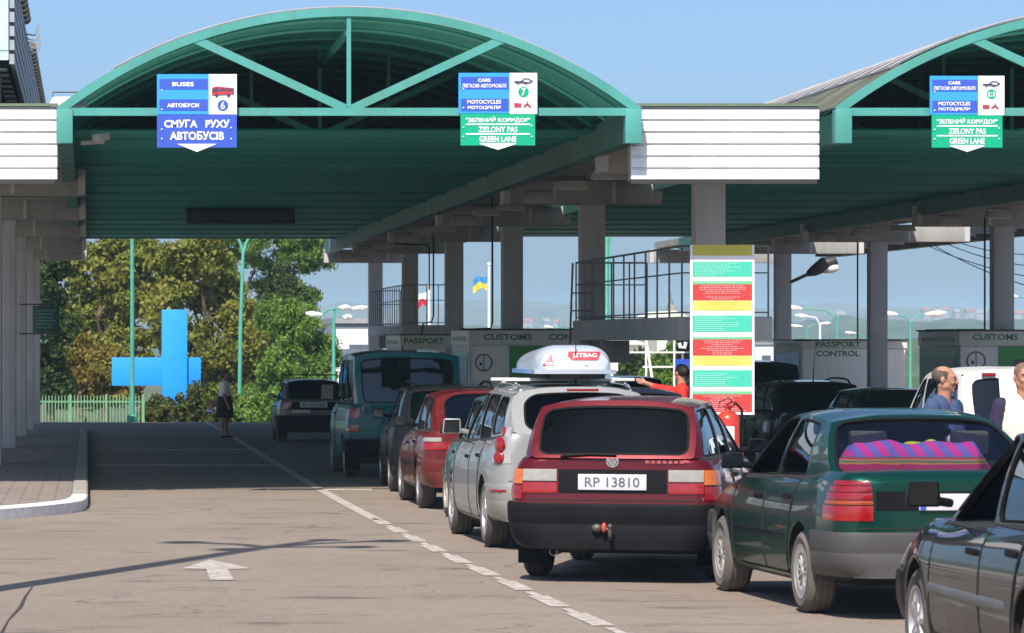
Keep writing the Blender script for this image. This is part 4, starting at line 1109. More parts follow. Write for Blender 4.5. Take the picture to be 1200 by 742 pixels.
def canopy(x0, x1, label, end=DEND, front_only=False):
    xc = (x0+x1)/2; hs = (x1-x0)/2; Rr = (hs*hs+RISE*RISE)/(2*RISE); zc0 = ZS+RISE-Rr
    amax = math.asin(hs/Rr)
    def arc(u, r=0.): a = amax*u; return (xc+(Rr+r)*math.sin(a), zc0+(Rr+r)*math.cos(a))
    root = thing('canopy', label, 'canopy', (xc, D0, gz(D0)))
    oy = Vector((-xc, -D0, -gz(D0)))
    def fin(mb, name, mat, par=None, **k):
        mb.v = [tuple(Vector(v)+oy) for v in mb.v]; return mb.build(name, mat, par or root, **k)
    def fin_each(mb, name, mat, par=None, **k):
        mb.v = [tuple(Vector(v)+oy) for v in mb.v]; return each(mb, name, mat, par or root, **k)
    N = 36
    # front truss
    def truss(y, mat, front):
        w = .10; parts = []
        a = MB(); t = .11 if front else .09
        vs = []
        for i in range(N+1):
            u = -1+2*i/N
            for r in (0, -t):
                for yy in (y, y+w): x, z = arc(u, r); vs.append((x, yy, z))
        fs = []
        for i in range(N):
            b = i*4; c = b+4
            fs += [(b,b+1,c+1,c),(b+2,c+2,c+3,b+3),(b,c,c+2,b+2),(b+1,b+3,c+3,c+1)]
        fs += [(0,2,3,1),(N*4,N*4+1,N*4+3,N*4+2)]
        a.add(vs, fs); arch = fin(a, 'truss', mat)
        up = (0,-1,0); n = arc(0,-t)[1]
        d = MB()
        zc = ZC
        if front:
            d.bar((x0+.1,y+w*.5,zc),(x1-.1,y+w*.5,zc),w*.9,.10,up=(0,0,1)); fin(d,'bottom_chord',mat,arch)
        d = MB(); d.bar((xc,y+.05,zc+.05),(xc,y+.05,n+.02),.055,.055,up=(0,1,0)); fin(d,'hanger',mat,arch)
        for sg in (-1, 1):
            ux = .51*sg; x, z = arc(ux, -t*.45)
            d = MB(); d.bar((xc+.04*sg,y+.048,zc+.04),(x,y+.048,z),.105 if front else .09,.08,up=(0,1,0)); fin(d,'diagonal',mat,arch)
            if not front:
                x2, z2 = arc(.25*sg, -t); d = MB(); d.bar((x2,y+.052,zc+.3),(x2,y+.052,z2+.02),.05,.05,up=(0,1,0)); fin(d,'hanger',mat,arch)
        return arch
    truss(D0, M_TRUSS, True)
    y = D0+6
    while y < end: truss(y, M_TRUSS_LIT, False); y += 6.
    # ridge rail inside the vault
    d = MB(); d.bar((xc,D0+.15,arc(0,-.30)[1]),(xc,end-.2,arc(0,-.30)[1]),.06,.08); fin(d,'ridge_rail',M_TRUSS_LIT)
    # lining with corrugation: ribs across
    l = MB(); ny = int((end-D0-.2)/.30)*2; vs = []
    for j in range(ny+1):
        yy = D0+.13+(end-D0-.2)*j/ny; b = .018 if j % 2 else 0
        for i in range(N+1): x, z = arc(-1+2*i/N, -.012-b); vs.append((x,yy,z))
    l.add(vs, [(j*(N+1)+i,(j+1)*(N+1)+i,(j+1)*(N+1)+i+1,j*(N+1)+i+1) for j in range(ny) for i in range(N)]); fin(l,'vault_lining',M_LIN,fix=False,smooth=False)
    # purlins (arc ribs)
    y = D0+1.2; pm = MB()
    while y < end:
        pts = [arc(-1+2*i/N, -.05) for i in range(N+1)]
        pm.tube([(x,y,z) for x,z in pts], .03, 4); y += 1.5
    fin_each(pm,'vault_rib',M_LIN,fix=False)
    # outer sheet with standing seams
    o = MB(); U = .775; vs = []
    for yy in (D0+.25, end):
        for i in range(N+1): x, z = arc(-U+2*U*i/N, .012); vs.append((x,yy,z))
    n1 = N+1; vs += [(x,yy,z+.018) for x,yy,z in vs]
    o.add(vs, [(i,i+1,n1+i+1,n1+i) for i in range(N)]+[(2*n1+i,3*n1+i,3*n1+i+1,2*n1+i+1) for i in range(N)]+[(i,2*n1+i,2*n1+i+1,i+1) for i in range(N)]+[(n1+i,n1+i+1,3*n1+i+1,3*n1+i) for i in range(N)]+[(0,n1,3*n1,2*n1),(N,2*n1+N,3*n1+N,n1+N)])
    rs = fin(o,'roof_sheet',M_ROOF)
    y = D0+.3; sm = MB()
    while y < end:
        sm.tube([(arc(-U+2*U*i/N,.034)[0],y,arc(-U+2*U*i/N,.034)[1]) for i in range(N+1)], .014, 4); y += 1.05
    fin(sm,'standing_seam',pbr('seam_light',(.26,.26,.27),.5),rs,fix=False)
    # lower flashings
    for sg in (-1,1):
        f = MB(); vs = []
        us = [sg*(U-.03), sg*(U+.1), sg*1.0]
        for yy in (D0+.12, end):
            for u in us: x, z = arc(u,.010); vs.append((x,yy,z))
        vs += [(x,yy,z-.02) for x,yy,z in vs]
        f.add(vs,[(0,1,4,3),(1,2,5,4),(6,9,10,7),(7,10,11,8),(0,6,7,1),(1,7,8,2),(3,4,10,9),(4,5,11,10),(0,3,9,6),(2,8,11,5)]); fin(f,'flashing',M_RUST)
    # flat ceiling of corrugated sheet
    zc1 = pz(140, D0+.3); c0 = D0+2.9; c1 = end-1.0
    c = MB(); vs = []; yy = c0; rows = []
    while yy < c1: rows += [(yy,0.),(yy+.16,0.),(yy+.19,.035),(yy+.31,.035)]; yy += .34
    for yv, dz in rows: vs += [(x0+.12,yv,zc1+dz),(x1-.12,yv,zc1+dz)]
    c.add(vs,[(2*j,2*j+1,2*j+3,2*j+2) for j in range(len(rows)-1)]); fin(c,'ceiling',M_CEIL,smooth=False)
    c = MB(); k = c0+1.9
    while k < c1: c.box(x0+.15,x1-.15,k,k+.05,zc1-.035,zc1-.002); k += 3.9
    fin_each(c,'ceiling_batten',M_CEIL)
    # box gutters left and right
    zg = pz(168, D0)
    for sg, xe in ((-1,x0),(1,x1)):
        g = MB(); a, b = (xe-.0, xe+.21) if sg < 0 else (xe-.21, xe)
        g.box(a,b,D0-.02,D0+.22,zg,ZS-.02); fin(g,'gutter_end',M_TRUSS,bevel=.01)
        g = MB(); g.box(a+.01,b-.01,D0+.22,end+3,zg+.01,zg+.40); fin(g,'gutter',M_GUT)
        g = MB(); yy = D0+5
        while yy < end+3: g.box(a+.003,b-.003,yy,yy+.03,zg+.003,zg+.407); yy += 6
        fin_each(g,'gutter_strap',M_TRUSS_LIT)
    return root
canopy(px(66,D0), px(752,D0), 'green arched canopy with two lane signs, spanning the bus lane')
X2L, X2R = px(979,D0), px(979+686,D0)
canopy(X2L, X2R, 'green arched canopy with grey roof seams, right of the white fascia', end=104)

# flat roofs over the islands with white fascias, columns and beams
def island_roof(x0, x1, ys_cols, xcol, beam_x0, beam_x1, label, fascia, colw=.41, hidden_col0=False, roof_y=(48.6,112)):
    root = thing('island_roof', label, 'roof', (xcol, ys_cols[0], gz(ys_cols[0])))
    off = Vector((-xcol,-ys_cols[0],-gz(ys_cols[0])))
    def fin(mb, name, mat, par=None, **k):
        mb.v = [tuple(Vector(v)+off) for v in mb.v]; return mb.build(name, mat, par or root, **k)
    zt, zb = pz(125,48.3), pz(210,48.3)
    zbeam = CAMZ+2.305
    s = MB(); s.box(x0,x1,roof_y[0],roof_y[1],zbeam+.44,zbeam+.62)
    fin(s,'roof_slab',M_CONCB)
    if fascia:
        f = MB(); n = 6; hh = (zt-zb)/n; pr = []
        for i in range(n): pr += [(0.,zb+hh*i+.0),(.0,zb+hh*(i+.74)),(.05,zb+hh*(i+.84)),(.05,zb+hh*(i+.97))]
        fx0, fx1 = fascia; k = len(pr)
        vs = [(x,48.3+dy,z) for x in (fx0,fx1) for dy,z in pr]+[(x,48.38,z) for x in (fx0,fx1) for z in (zt,zb)]
        f.add(vs,[(j,k+j,k+j+1,j+1) for j in range(k-1)]+[(k-1,2*k-1,2*k+2,2*k),(0,2*k+1,2*k+3,k),tuple(list(range(k))+[2*k,2*k+1]),tuple(list(range(2*k-1,k-1,-1))+[2*k+3,2*k+2]),(2*k,2*k+2,2*k+3,2*k+1)])
        fin(f,'fascia',M_WHITE,smooth=False)
        f = MB(); f.box(fx0,fx1-.03,48.29,48.42,zb-.06,zb-.003); fin(f,'fascia_edge',M_DKMET)
        f = MB(); f.box(fx0-.02,fx1+.01,48.27,roof_y[1],zt+.003,zt+.04); fin(f,'fascia_coping',pbr('coping_green',(.12,.16,.11),.6,var=.2))
        f = MB(); f.box(fx1-.10,fx1-.05,48.42,49.0,zb,zt); fin(f,'side_cladding',pbr('side_grey',(.3,.31,.32),.6)); f = MB(); f.box(fx0+.05,fx0+.1,48.42,49.0,zb,zt); fin(f,'side_cladding',pbr('side_grey',(.3,.31,.32),.6))
    for i, y in enumerate(ys_cols):
        g = gz(y)
        c = MB(); c.box(xcol-colw/2,xcol+colw/2,y-colw/2,y+colw/2,g-.05,zbeam); 
        fin(c,'column',M_CONC,bevel=.02)
        b = MB(); b.box(beam_x0,beam_x1,y-.22,y+.22,zbeam,zbeam+.40); bo = fin(b,'crossbeam',M_CONCB,bevel=.015)
        for xx in (beam_x0-.02, beam_x1-.10):
            p = MB(); p.box(xx,xx+.12,y-.235,y+.235,zbeam+.01,zbeam+.42); fin(p,'end_plate',M_CONC,bo)
        for xx in ((beam_x0+beam_x1)/2-.5,(beam_x0+beam_x1)/2+.5):
            p = MB(); p.box(xx,xx+.06,y-.232,y-.219,zbeam+.02,zbeam+.38); fin(p,'stiffener',M_CONC,bo)
    return root
C1 = [51.8,63.8,75.8,87.8,99.8,111.8]
island_roof(7.05,9.35,C1,8.56,7.05,9.70,'flat roof strip on six grey columns between the two arched canopies, white fascia in front',(px(740,48.3),px(960,48.3)))
island_roof(16.9,19.2,[76,88,100,112],18.5,16.75,20.6,'roof strip on four grey columns beyond the right arched canopy',None,roof_y=(60,112))
island_roof(-4.2,-.42,[60,72,84,96,108],-1.58,-3.4,-.06,'flat roof strip on grey columns along the left pavement, white fascia in front',(-4.2,px(67,48.3)))
# third bay seen edge-on behind the right canopy
t = thing('far_canopy','dark flat canopy edge high at the right, behind the hanging cables','canopy',(21.4,60,gz(60)))
m = MB(); m.box(.1,.9,0,52,gz(0)+4.68,gz(0)+4.86); m.build('soffit', M_DKMET, t)
m = MB(); m.box(.9,1.1,0,52,gz(0)+4.60,gz(0)+5.0); m.build('gutter', M_GUT, t)
for i in range(26):
    m = MB(); m.box(.12,.85,1+2*i,1.08+2*i,gz(0)+4.58,gz(0)+4.68); m.build('joist', M_DKMET, t)

# floodlights slung along the gutters
def floodlight(x, y, z, label, group, rz=0, first=[None]):
    if first[0] is None:
        t = thing('floodlight', label, 'lamp', (x,y,z), rz, group)
        m = MB(); m.hexa([(-.26,-.13,-.07),(.26,-.13,-.07),(.26,.13,-.05),(-.26,.13,-.05)],[(-.2,-.08,.06),(.2,-.08,.06),(.2,.1,.06),(-.2,.1,.06)]); m.build('housing', pbr('lamp_grey',(.4,.39,.37),.5), t, bevel=.015)
        m = MB(); m.hexa([(-.23,-.115,-.078),(.23,-.115,-.078),(.23,.1,-.062),(-.23,.1,-.062)],[(-.23,-.115,-.071),(.23,-.115,-.071),(.23,.1,-.055),(-.23,.1,-.055)]); m.build('glass', pbr('lamp_glass',(.8,.78,.72),.1,coat=.5), t)
        m = MB(); m.tube([(-.2,0,.04),(-.2,0,.12),(.2,0,.12),(.2,0,.04)],.01,6); m.build('bracket', M_DKMET, t)
        first[0] = t
    else:
        t = copy_tree(first[0]); t.location = (x,y,z); t.rotation_euler = (0,0,rz); t['label'] = label; t['group'] = group
    return t
zg = pz(168,D0)
for i in range(14): floodlight(7.38, 53.2+4.1*i, zg-.17+.03*math.sin(i*2), 'small grey floodlight in the row under the first canopy gutter', 'floodlights under the first gutter')
for i in range(9): floodlight(17.0, 66+4.1*i, zg-.17, 'small grey floodlight in the row under the right canopy gutter', 'floodlights under the second gutter')
floodlight(px(80,48.4), 48.4, pz(119,48.4), 'white floodlight on the left corner of the near arch', 'corner floodlight')
bk = thing('security_camera','grey security camera under the left end of the near arch','camera',(px(95,48.9),48.9,pz(168,48.9)))
m = MB(); m.bar((0,0,0),(.30,-.05,.02),.05); m.build('arm', M_CONC, bk); m = MB(); m.bar((.18,-.2,.06),(.34,.1,.10),.10,.10); m.build('housing', M_CONC, bk, bevel=.02)

# ---------------------------------------------------------------- lane signs
def flat(name, col, rough=.35): return pbr(name, col, rough, var=.03)
S_BLUE = flat('sign_blue',(.035,.30,.85)); S_BLUE2 = flat('sign_deep_blue',(.04,.09,.48)); S_WHITE = flat('sign_white',(.84,.84,.86)); S_GREEN = flat('sign_green',(.0,.36,.19))
S_RED = flat('sign_red',(.42,.04,.06)); S_DARK = flat('sign_dark',(.05,.05,.1)); S_CYAN = flat('sign_rim',(.05,.2,.7))
def bus_icon(m, cx, cz, s):
    m.add([(cx-.5*s,-.012,cz-.10*s),(cx+.5*s,-.012,cz-.06*s),(cx+.5*s,-.012,cz+.22*s),(cx-.3*s,-.012,cz+.30*s),(cx-.48*s,-.012,cz+.24*s)],[(0,1,2,3,4)],0)
    m.add([(cx-.46*s,-.0135,cz+.03*s),(cx-.2*s,-.0135,cz+.05*s),(cx-.2*s,-.0135,cz+.22*s),(cx-.44*s,-.0135,cz+.2*s)],[(0,1,2,3)],1)
    for i in range(5): x = cx-.14*s+.125*s*i; m.add([(x,-.0135,cz+.08*s),(x+.1*s,-.0135,cz+.08*s),(x+.1*s,-.0135,cz+.2*s),(x,-.0135,cz+.2*s)],[(0,1,2,3)],1)
    for x in (-.28,.25): m.lathe([(0,-.014),(.075*s,-.0138)],14,'y',c=(cx+x*s,0,cz-.1*s),mi=1)
def car_icon(m, cx, cz, s, mi=1):
    m.add([(cx-.5*s,-.012,cz),(cx+.1*s,-.012,cz-.03*s),(cx+.1*s,-.012,cz+.04*s),(cx-.1*s,-.012,cz+.09*s),(cx-.5*s,-.012,cz+.08*s)],[(0,1,2,3,4)],mi)
    pts = [(-.12,.09),(.05,.22),(.28,.2),(.4,.1)]
    m.tube([(cx+x*s,-.012,cz+z*s) for x,z in pts],.006,4,mi=mi); m.tube([(cx+.1*s,-.012,cz),(cx+.3*s,-.012,cz-.0*s),(cx+.48*s,-.012,cz+.12*s)],.007,4,mi=mi)
    for x in (.12,-.3): m.lathe([(.03*s,-.014),(.075*s,-.014)],14,'y',c=(cx+x*s,0,cz-.03*s),mi=mi)
def moto_icon(m, cx, cz, s, mi=0):
    for x in (.1,.42): m.lathe([(.055*s,-.013),(.085*s,-.013)],14,'y',c=(cx+x*s,0,cz-.12*s),mi=mi)
    m.add([(cx-.5*s,-.012,cz-.14*s),(cx-.08*s,-.012,cz-.14*s),(cx-.08*s,-.012,cz+.06*s),(cx-.5*s,-.012,cz+.1*s)],[(0,1,2,3)],mi)
    m.tube([(cx+.08*s,-.012,cz-.1*s),(cx+.2*s,-.012,cz+.02*s),(cx+.33*s,-.012,cz-.02*s),(cx+.42*s,-.012,cz-.12*s)],.008,4,mi=mi)
    m.tube([(cx+.33*s,-.012,cz),(cx+.26*s,-.012,cz+.14*s),(cx+.24*s,-.012,cz+.2*s)],.007,4,mi=mi)
def lane_sign(x0, x1, ytop, ymid, ybot, num, kind, label):
    d = D0-.09; w = px(x1,d)-px(x0,d); zt, zm, zb = pz(ytop,d), pz(ymid,d), pz(ybot,d)
    t = thing('lane_sign', label, 'sign', (px(x0,d), d, zb), 0, 'lane signs on the front arches')
    h = zt-zb; hm = zm-zb
    xs = .65*w
    m = MB(); m.box(0,xs,0,.04,hm,h); up = m.build('blue_panel', S_BLUE, t)
    m = MB(); m.box(xs,w,0,.04,hm-(.0 if kind=='bus' else .006),h); wp = m.build('white_panel', S_WHITE, t)
    ins = 0 if kind == 'bus' else .025*w
    m = MB(); m.box(ins,w-ins,0.004,.044,0,hm-.002); lo = m.build('lower_panel', S_BLUE2 if kind=='bus' else S_GREEN, t)
    hu = h-hm
    b = MB()
    for f0, f1 in ((.60,.90),(.06,.36)) if kind != 'bus' else ((.62,.88),(.09,.37)): rect(b,.03*w,xs-.015*w,hm+f0*hu,hm+f1*hu,-.004)
    b.build('text_band', S_BLUE2, up, fix=False, smooth=False)
    l = MB(); xc = xs/2
    if kind == 'bus':
        add_text(l,'BUSES',xc,hm+.75*hu,.27*w,.105*hu,-.007,0,.03,1.05); add_text(l,'АВТОБУСИ',xc,hm+.225*hu,.40*w,.105*hu,-.007,0,.03,1.05)
    else:
        add_text(l,'CARS',xc,hm+.82*hu,.16*w,.085*hu,-.007,0,.03); add_text(l,'ЛЕГКОВІ АВТОМОБІЛІ',xc,hm+.685*hu,.56*w,.095*hu,-.007,0,.015)
        add_text(l,'MOTOCYCLES',xc,hm+.285*hu,.43*w,.095*hu,-.007,0,.02); add_text(l,'МОТОЦИКЛИ',xc,hm+.14*hu,.42*w,.1*hu,-.007,0,.02)
    l.build('lettering', S_WHITE, up, fix=False, smooth=False)
    l = MB(); cx = (xs+w)/2
    cz = hm+(.22 if kind=='bus' else .53)*hu; r = .068*w
    ic = MB()
    if kind == 'bus': bus_icon(ic, cx, hm+.53*hu, .28*w)
    else: car_icon(ic, cx, hm+.76*hu, .24*w); moto_icon(ic, cx-.01, hm+.22*hu, .22*w)
    ic.build('pictogram', [S_RED, S_DARK], wp, smooth=False)
    dk = MB()
    if num == '8': dk.lathe([(r*.72,-.005),(r*.98,-.005),(r*.98,.0),(r*.72,.0)],28,'y',c=(cx,0,cz),closed=True)
    else: dk.lathe([(0,-.005),(r,-.005),(r,.0)],28,'y',c=(cx,0,cz))
    dk.build('number_disc', S_BLUE2 if kind=='bus' else S_GREEN, wp)
    n = MB(); add_text(n,num,cx,cz,.055*w,.095*w,-.009,0,.015 if num != '8' else 0.); n.build('lettering', S_WHITE if num != '8' else S_GREEN, wp, fix=False, smooth=False)
    l = MB()
    if kind == 'bus':
        add_text(l,'СМУГА   РУХУ',w*.5,hm*.72,.82*w,hm*.24,0,0,.03); add_text(l,'АВТОБУСІВ',w*.5,hm*.36,.68*w,hm*.26,0,0,.03)
        aw, at = .25*w, .11*hm
    else:
        add_text(l,'"ЗЕЛЕНИЙ КОРИДОР"',w*.5,hm*.80,.82*w,hm*.2,0,0,.02); add_text(l,'ZIELONY PAS',w*.5,hm*.50,.50*w,hm*.18,0,0,.02); add_text(l,'GREEN LANE',w*.5,hm*.20,.47*w,hm*.18,0,0,.02)
        for f in (.655,.355): rect(l,.09*w,.91*w,hm*f-.006,hm*f+.010,0)
        rect(l,.27*w,.73*w,hm*.055,hm*.075,0)
        aw, at = .24*w, .05*hm
    l.build('lettering', S_WHITE, lo, fix=False, smooth=False)
    a = MB(); a.prism([(w*.5-aw,at),(w*.5,-.055),(w*.5+aw,at)],-.003,.003); a.build('arrow_point', S_WHITE, lo, smooth=False)
    bl = MB()
    for bx, bz in ((.06,.78),(.93,.80),(.06,.52),(.06,.25),(.06,.12),(.93,.12),(.93,.27)): bl.lathe([(0,-.012),(.009,-.011),(.011,-.004)],8,'y',c=(bx*w,0,bz*h))
    bl.build('bolt', S_WHITE, lo)
    return t
lane_sign(184,277.5,87,134,173,'6','bus','blue lane 6 sign for buses with a white arrow tip')
lane_sign(537.5,629.5,85.5,133,170.5,'7','car','green and blue lane 7 sign for cars and motorcycles')
lane_sign(1090,1177,89,134.5,173,'8','car','green and blue lane 8 sign for cars, on the right canopy')

# LED display under the ceiling
d = 80; t = thing('message_display','dark switched-off message display hanging under the ceiling','display',(px(282,d),d,pz(262,d)))
w = 128*d/F/2; m = MB(); m.box(-w,w,0,.18,0,18*d/F); m.build('case', pbr('display_case',(.008,.008,.009),.6), t, bevel=.02)
m = MB(); m.box(-w+.06,w-.06,-.004,.01,.05,18*d/F-.05); m.build('screen', pbr('led_screen',(.008,.008,.01),.15), t)
m = MB()
for x in (-.8,.8): m.box(x-.02,x+.02,.05,.1,18*d/F,18*d/F+.25)
each(m,'hanger', M_DKMET, t)

# ---------------------------------------------------------------- notice board
d = 49.05; bx0, bx1 = px(809,d), px(884,d); zt, zb = pz(287,d), pz(486,d)
t = thing('notice_board','tall notice board of green, red and yellow panels before a grey column','notice board',((bx0+bx1)/2,d,gz(d)))
w = bx1-bx0; hw = w/2; b0 = zb-gz(d); H = zt-zb
m = MB(); m.box(-hw,hw,0,.04,b0,b0+H); bd = m.build('panel', S_WHITE, t)
N_G = flat('notice_green',(.06,.50,.36)); N_G2 = flat('notice_leaf_green',(.16,.50,.24)); N_R = flat('notice_red',(.52,.05,.045)); N_Y = flat('notice_yellow',(.70,.60,.14)); N_YSHADE = flat('notice_yellow_shaded',(.58,.50,.06))  # last colour: the yellow darkened to paint shade along the board's top
secs = [(0,.063,N_YSHADE),(.075,.088,S_WHITE),(.098,.188,N_G),(.213,.232,N_G2),(.233,.327,N_R),(.329,.388,N_Y),(.415,.513,N_G),(.54,.556,N_G2),(.557,.652,N_R),(.654,.712,N_Y),(.738,.836,N_G),(.862,.880,N_G2),(.881,.985,N_R)]
rr = random.Random(3)
for i, (a, b, mt) in enumerate(secs):
    if mt is S_WHITE: continue
    m = MB(); rect(m,-hw+.035*w,hw-.035*w,b0+H*(1-b),b0+H*(1-a),-.003); s_ = m.build('notice', mt, bd, fix=False, smooth=False)
    l = MB(); n = max(1,int((b-a)*H/.026)); hh = (b-a)*H
    for k in range(n):
        z = b0+H*(1-a)-hh*(k+.8)/(n+.6)
        ln = rr.uniform(.35,.9)*w*.85; cx = 0 if mt in (N_R,N_Y,N_YSHADE) else -hw*.86+ln/2
        if rr.random() < .12: continue
        x = cx-ln/2
        while x < cx+ln/2:
            q = rr.uniform(.015,.05); rect(l,x,min(x+q,cx+ln/2),z-.004,z+.004,-.006); x += q+.012
    if l.v: l.build('small_print', {N_R:flat('notice_print_pink',(.80,.42,.42)),N_G:flat('notice_print_mint',(.38,.72,.62)),N_G2:flat('notice_print_mint',(0,0,0))}.get(mt, flat('notice_print',(.60,.48,.06))), s_, fix=False, smooth=False)
m = MB()
for x in (-.2,.2): m.box(x-.03,x+.03,.041,.09,-.02,b0+H-.05)
each(m,'post', M_RAIL, t)
# fire extinguisher on a stand in front of the board
d = 46.; t = thing('fire_extinguisher','large red fire extinguisher with black hose below the notice board','fire extinguisher',(px(853,d),d,gz(d)))
z0 = pz(530,d)-gz(d); m = MB(); m.lathe([(0,z0),(.13,z0),(.145,z0+.02),(.145,z0+.40),(.13,z0+.45),(.08,z0+.49),(.045,z0+.50),(.04,z0+.53),(0,z0+.53)],28,'z'); cy = m.build('cylinder', pbr('extinguisher_red',(.55,.035,.02),.3,coat=.4), t)
m = MB(); m.box(-.035,.035,-.03,.03,z0+.53,z0+.575); m.bar((-.02,0,z0+.58),(.05,-.14,z0+.63),.03,.02); m.bar((-.02,0,z0+.56),(.05,-.13,z0+.565),.03,.02); m.build('valve', pbr('valve_red',(.4,.03,.02),.4), t, bevel=.006)
m = MB(); m.tube([(.03,0,z0+.55),(.10,-.01,z0+.60),(.165,-.02,z0+.52),(.18,-.02,z0+.30),(.17,-.02,z0+.1)],.016,8); m.tube([(-.02,0,z0+.56),(-.12,0,z0+.55),(-.10,-.02,z0+.62),(0,-.02,z0+.66),(.1,-.02,z0+.6)],.007,6); m.build('hose', M_BLACK, t)
m = MB(); m.grid(lambda u,v: (.1465*math.sin(-.9+1.3*u),-.1465*math.cos(-.9+1.3*u),z0+.12+.2*v),10,2); m.build('label', S_WHITE, cy, fix=False)
m = MB(); m.box(-.17,.17,-.12,.14,z0-.05,z0); m.box(-.04,.04,-.04,.04,0,z0-.05); m.box(-.16,.16,-.16,.16,-.01,.05); m.build('stand', pbr('stand_red',(.35,.03,.03),.5), t)

# ---------------------------------------------------------------- booths
M_CREAM = pbr('booth_cream', (.90,.87,.80), .5, var=.05, vscale=.8, streak=((.6,.57,.5),.35))
M_BTH2 = pbr('booth_grey', (.55,.54,.51), .55, var=.08)
M_LETG = flat('letter_green',(.02,.17,.08)); M_FRG = flat('frame_green',(.03,.30,.05)); M_BGL = pbr('booth_glass',(.02,.035,.022),.35); M_PB = flat('panel_blue',(.02,.25,.75))
M_BAND = pbr('booth_band', (.72,.70,.62), .5, var=.06)
def booth(x0, x1, y0, y1, ztop, label, lines, side_text, frame=None, ring=None, blue=False, band=.30):
    g = gz(y0)+.15; t = thing('control_booth', label, 'booth', (x0,y0,g), 0, 'control booths between the lanes')
    W, D, Hh = x1-x0, y1-y0, ztop-g; zb = Hh-band
    m = MB(); m.box(0.02,W-.02,.02,D-.02,0,zb); m.build('wall', M_CREAM, t, bevel=.01)
    m = MB(); m.box(-.02,W+.02,-.02,D+.02,zb+.003,Hh); bn = m.build('roof_band', M_BAND, t, bevel=.015)
    m = MB(); m.box(-.06,W+.06,-.06,D+.06,Hh,Hh+.03); m.build('roof', M_DKMET, t)
    # side wall cladding with window (faces the queue)
    m = MB(); m.box(0.003,.02,.0,D,.0,zb-.003); m.build('side_wall', M_BTH2, t)
    m = MB(); m.box(-.004,.006,.3,D-.3,.95,zb-.12); m.build('window_frame', M_FRG if not blue else M_PB, t)
    for a in (.36, D/2+.04):
        m = MB(); m.box(-.010,-.002,a,a+D/2-.40,1.02,zb-.2); m.build('window', M_BGL if not blue else M_PB, t)
    if side_text:
        l = MB(); vs, fs = text_mesh(side_text, D*.8, .13, .015); l.add([(-.024, D/2-x, zb+band/2+z) for x,_,z in vs], fs); l.build('lettering', pbr('letter_faded',(.22,.26,.10),.5), bn, fix=False, smooth=False)
    l = MB()
    for (tx, cx, z, w, h) in lines: add_text(l, tx, cx, z, w, h, -.024 if z > zb else .016, 0, .03)
    l.build('lettering', M_LETG, bn, fix=False, smooth=False)
    if ring:
        cx, cz, r = ring; m = MB(); m.lathe([(r*.84,.012),(r,.012),(r,.018),(r*.84,.018)],28,'y',c=(cx,0,cz),closed=True); m.box(cx-r*.05,cx+r*.05,.010,.018,cz-r*.9,cz+r*.9); so = m.build('round_sign', pbr('ring_red',(.32,.05,.09),.4), t)
        m = MB(); m.lathe([(0,.014),(r*.83,.014),(r*.83,.0185)],28,'y',c=(cx,0,cz)); m.build('sign_face', S_WHITE, so); m = MB(); m.ball((cx-r*.35,.012,cz-r*.15),(r*.16,.006,r*.2)); m.build('sign_mark', S_DARK, so)
    if frame:
        fx0, fx1 = frame; m = MB(); m.box(fx0,fx1,-.012,.03,0,zb-.004); fo = m.build('doorway', M_FRG, t); m = MB(); m.box(fx0+.28,fx1-.2,-.018,.0,.9,zb-.25); m.build('window', pbr('booth_dark_window',(.012,.014,.016),.08,spec=.7), fo)
    for x in (.9, 1.8):
        if x < W-.2: m = MB(); m.box(x,x+.012,.012,.03,0.02,zb-.02); m.build('panel_joint', M_BAND, t)
    return t
def bz(y, d): return pz(y, d)-gz(d)-.15
def bw(a, b, d): return (b-a)*d/F
d = 72; booth(px(550,d),px(700,d),d,d+3.4,pz(387,d),'cream customs booth with green doorway, behind the pale roof box',[('CUSTOMS',bw(550,595,d),bz(395,d),bw(567,623,d),.12),('CONTROL',bw(550,672,d),bz(395,d),bw(0,58,d),.12)],'МИТНИЙ КОНТРОЛЬ',(bw(550,597,d),bw(550,680,d)),(bw(550,567,d),bz(425,d),.17))
d = 87.6; booth(px(470,d),px(530,d),d,d+4.2,pz(393,d),'cream passport booth partly hidden behind the turquoise van',[('PASSPORT',bw(470,497,d),bz(399.5,d),bw(472,519,d),.13)],'ПАСПОРТНИЙ КОНТРОЛЬ')
d = 92.5; booth(px(940,d),px(1062,d),d,d+3.7,pz(399,d),'grey passport control booth with blue side windows, beyond the black estates',[('PASSPORT',bw(940,982,d),bz(403.5,d),bw(956,1009,d),.14),('CONTROL',bw(940,982,d),bz(414.5,d),bw(957,1008,d),.14)],'ПАСПОРТНИЙ КОНТРОЛЬ',blue=True,band=.20)
d = 73.6; booth(px(1125,d),px(1240,d),d,d+3.6,pz(388,d),'cream customs booth with green framed window, behind the standing men',[('CUSTOMS',bw(1125,1166,d),bz(395,d),bw(1139,1192,d),.12)],'МИТНИЙ КОНТРОЛЬ',(bw(1125,1171,d),bw(1125,1236,d)),(bw(1125,1144,d),bz(423,d),.19))

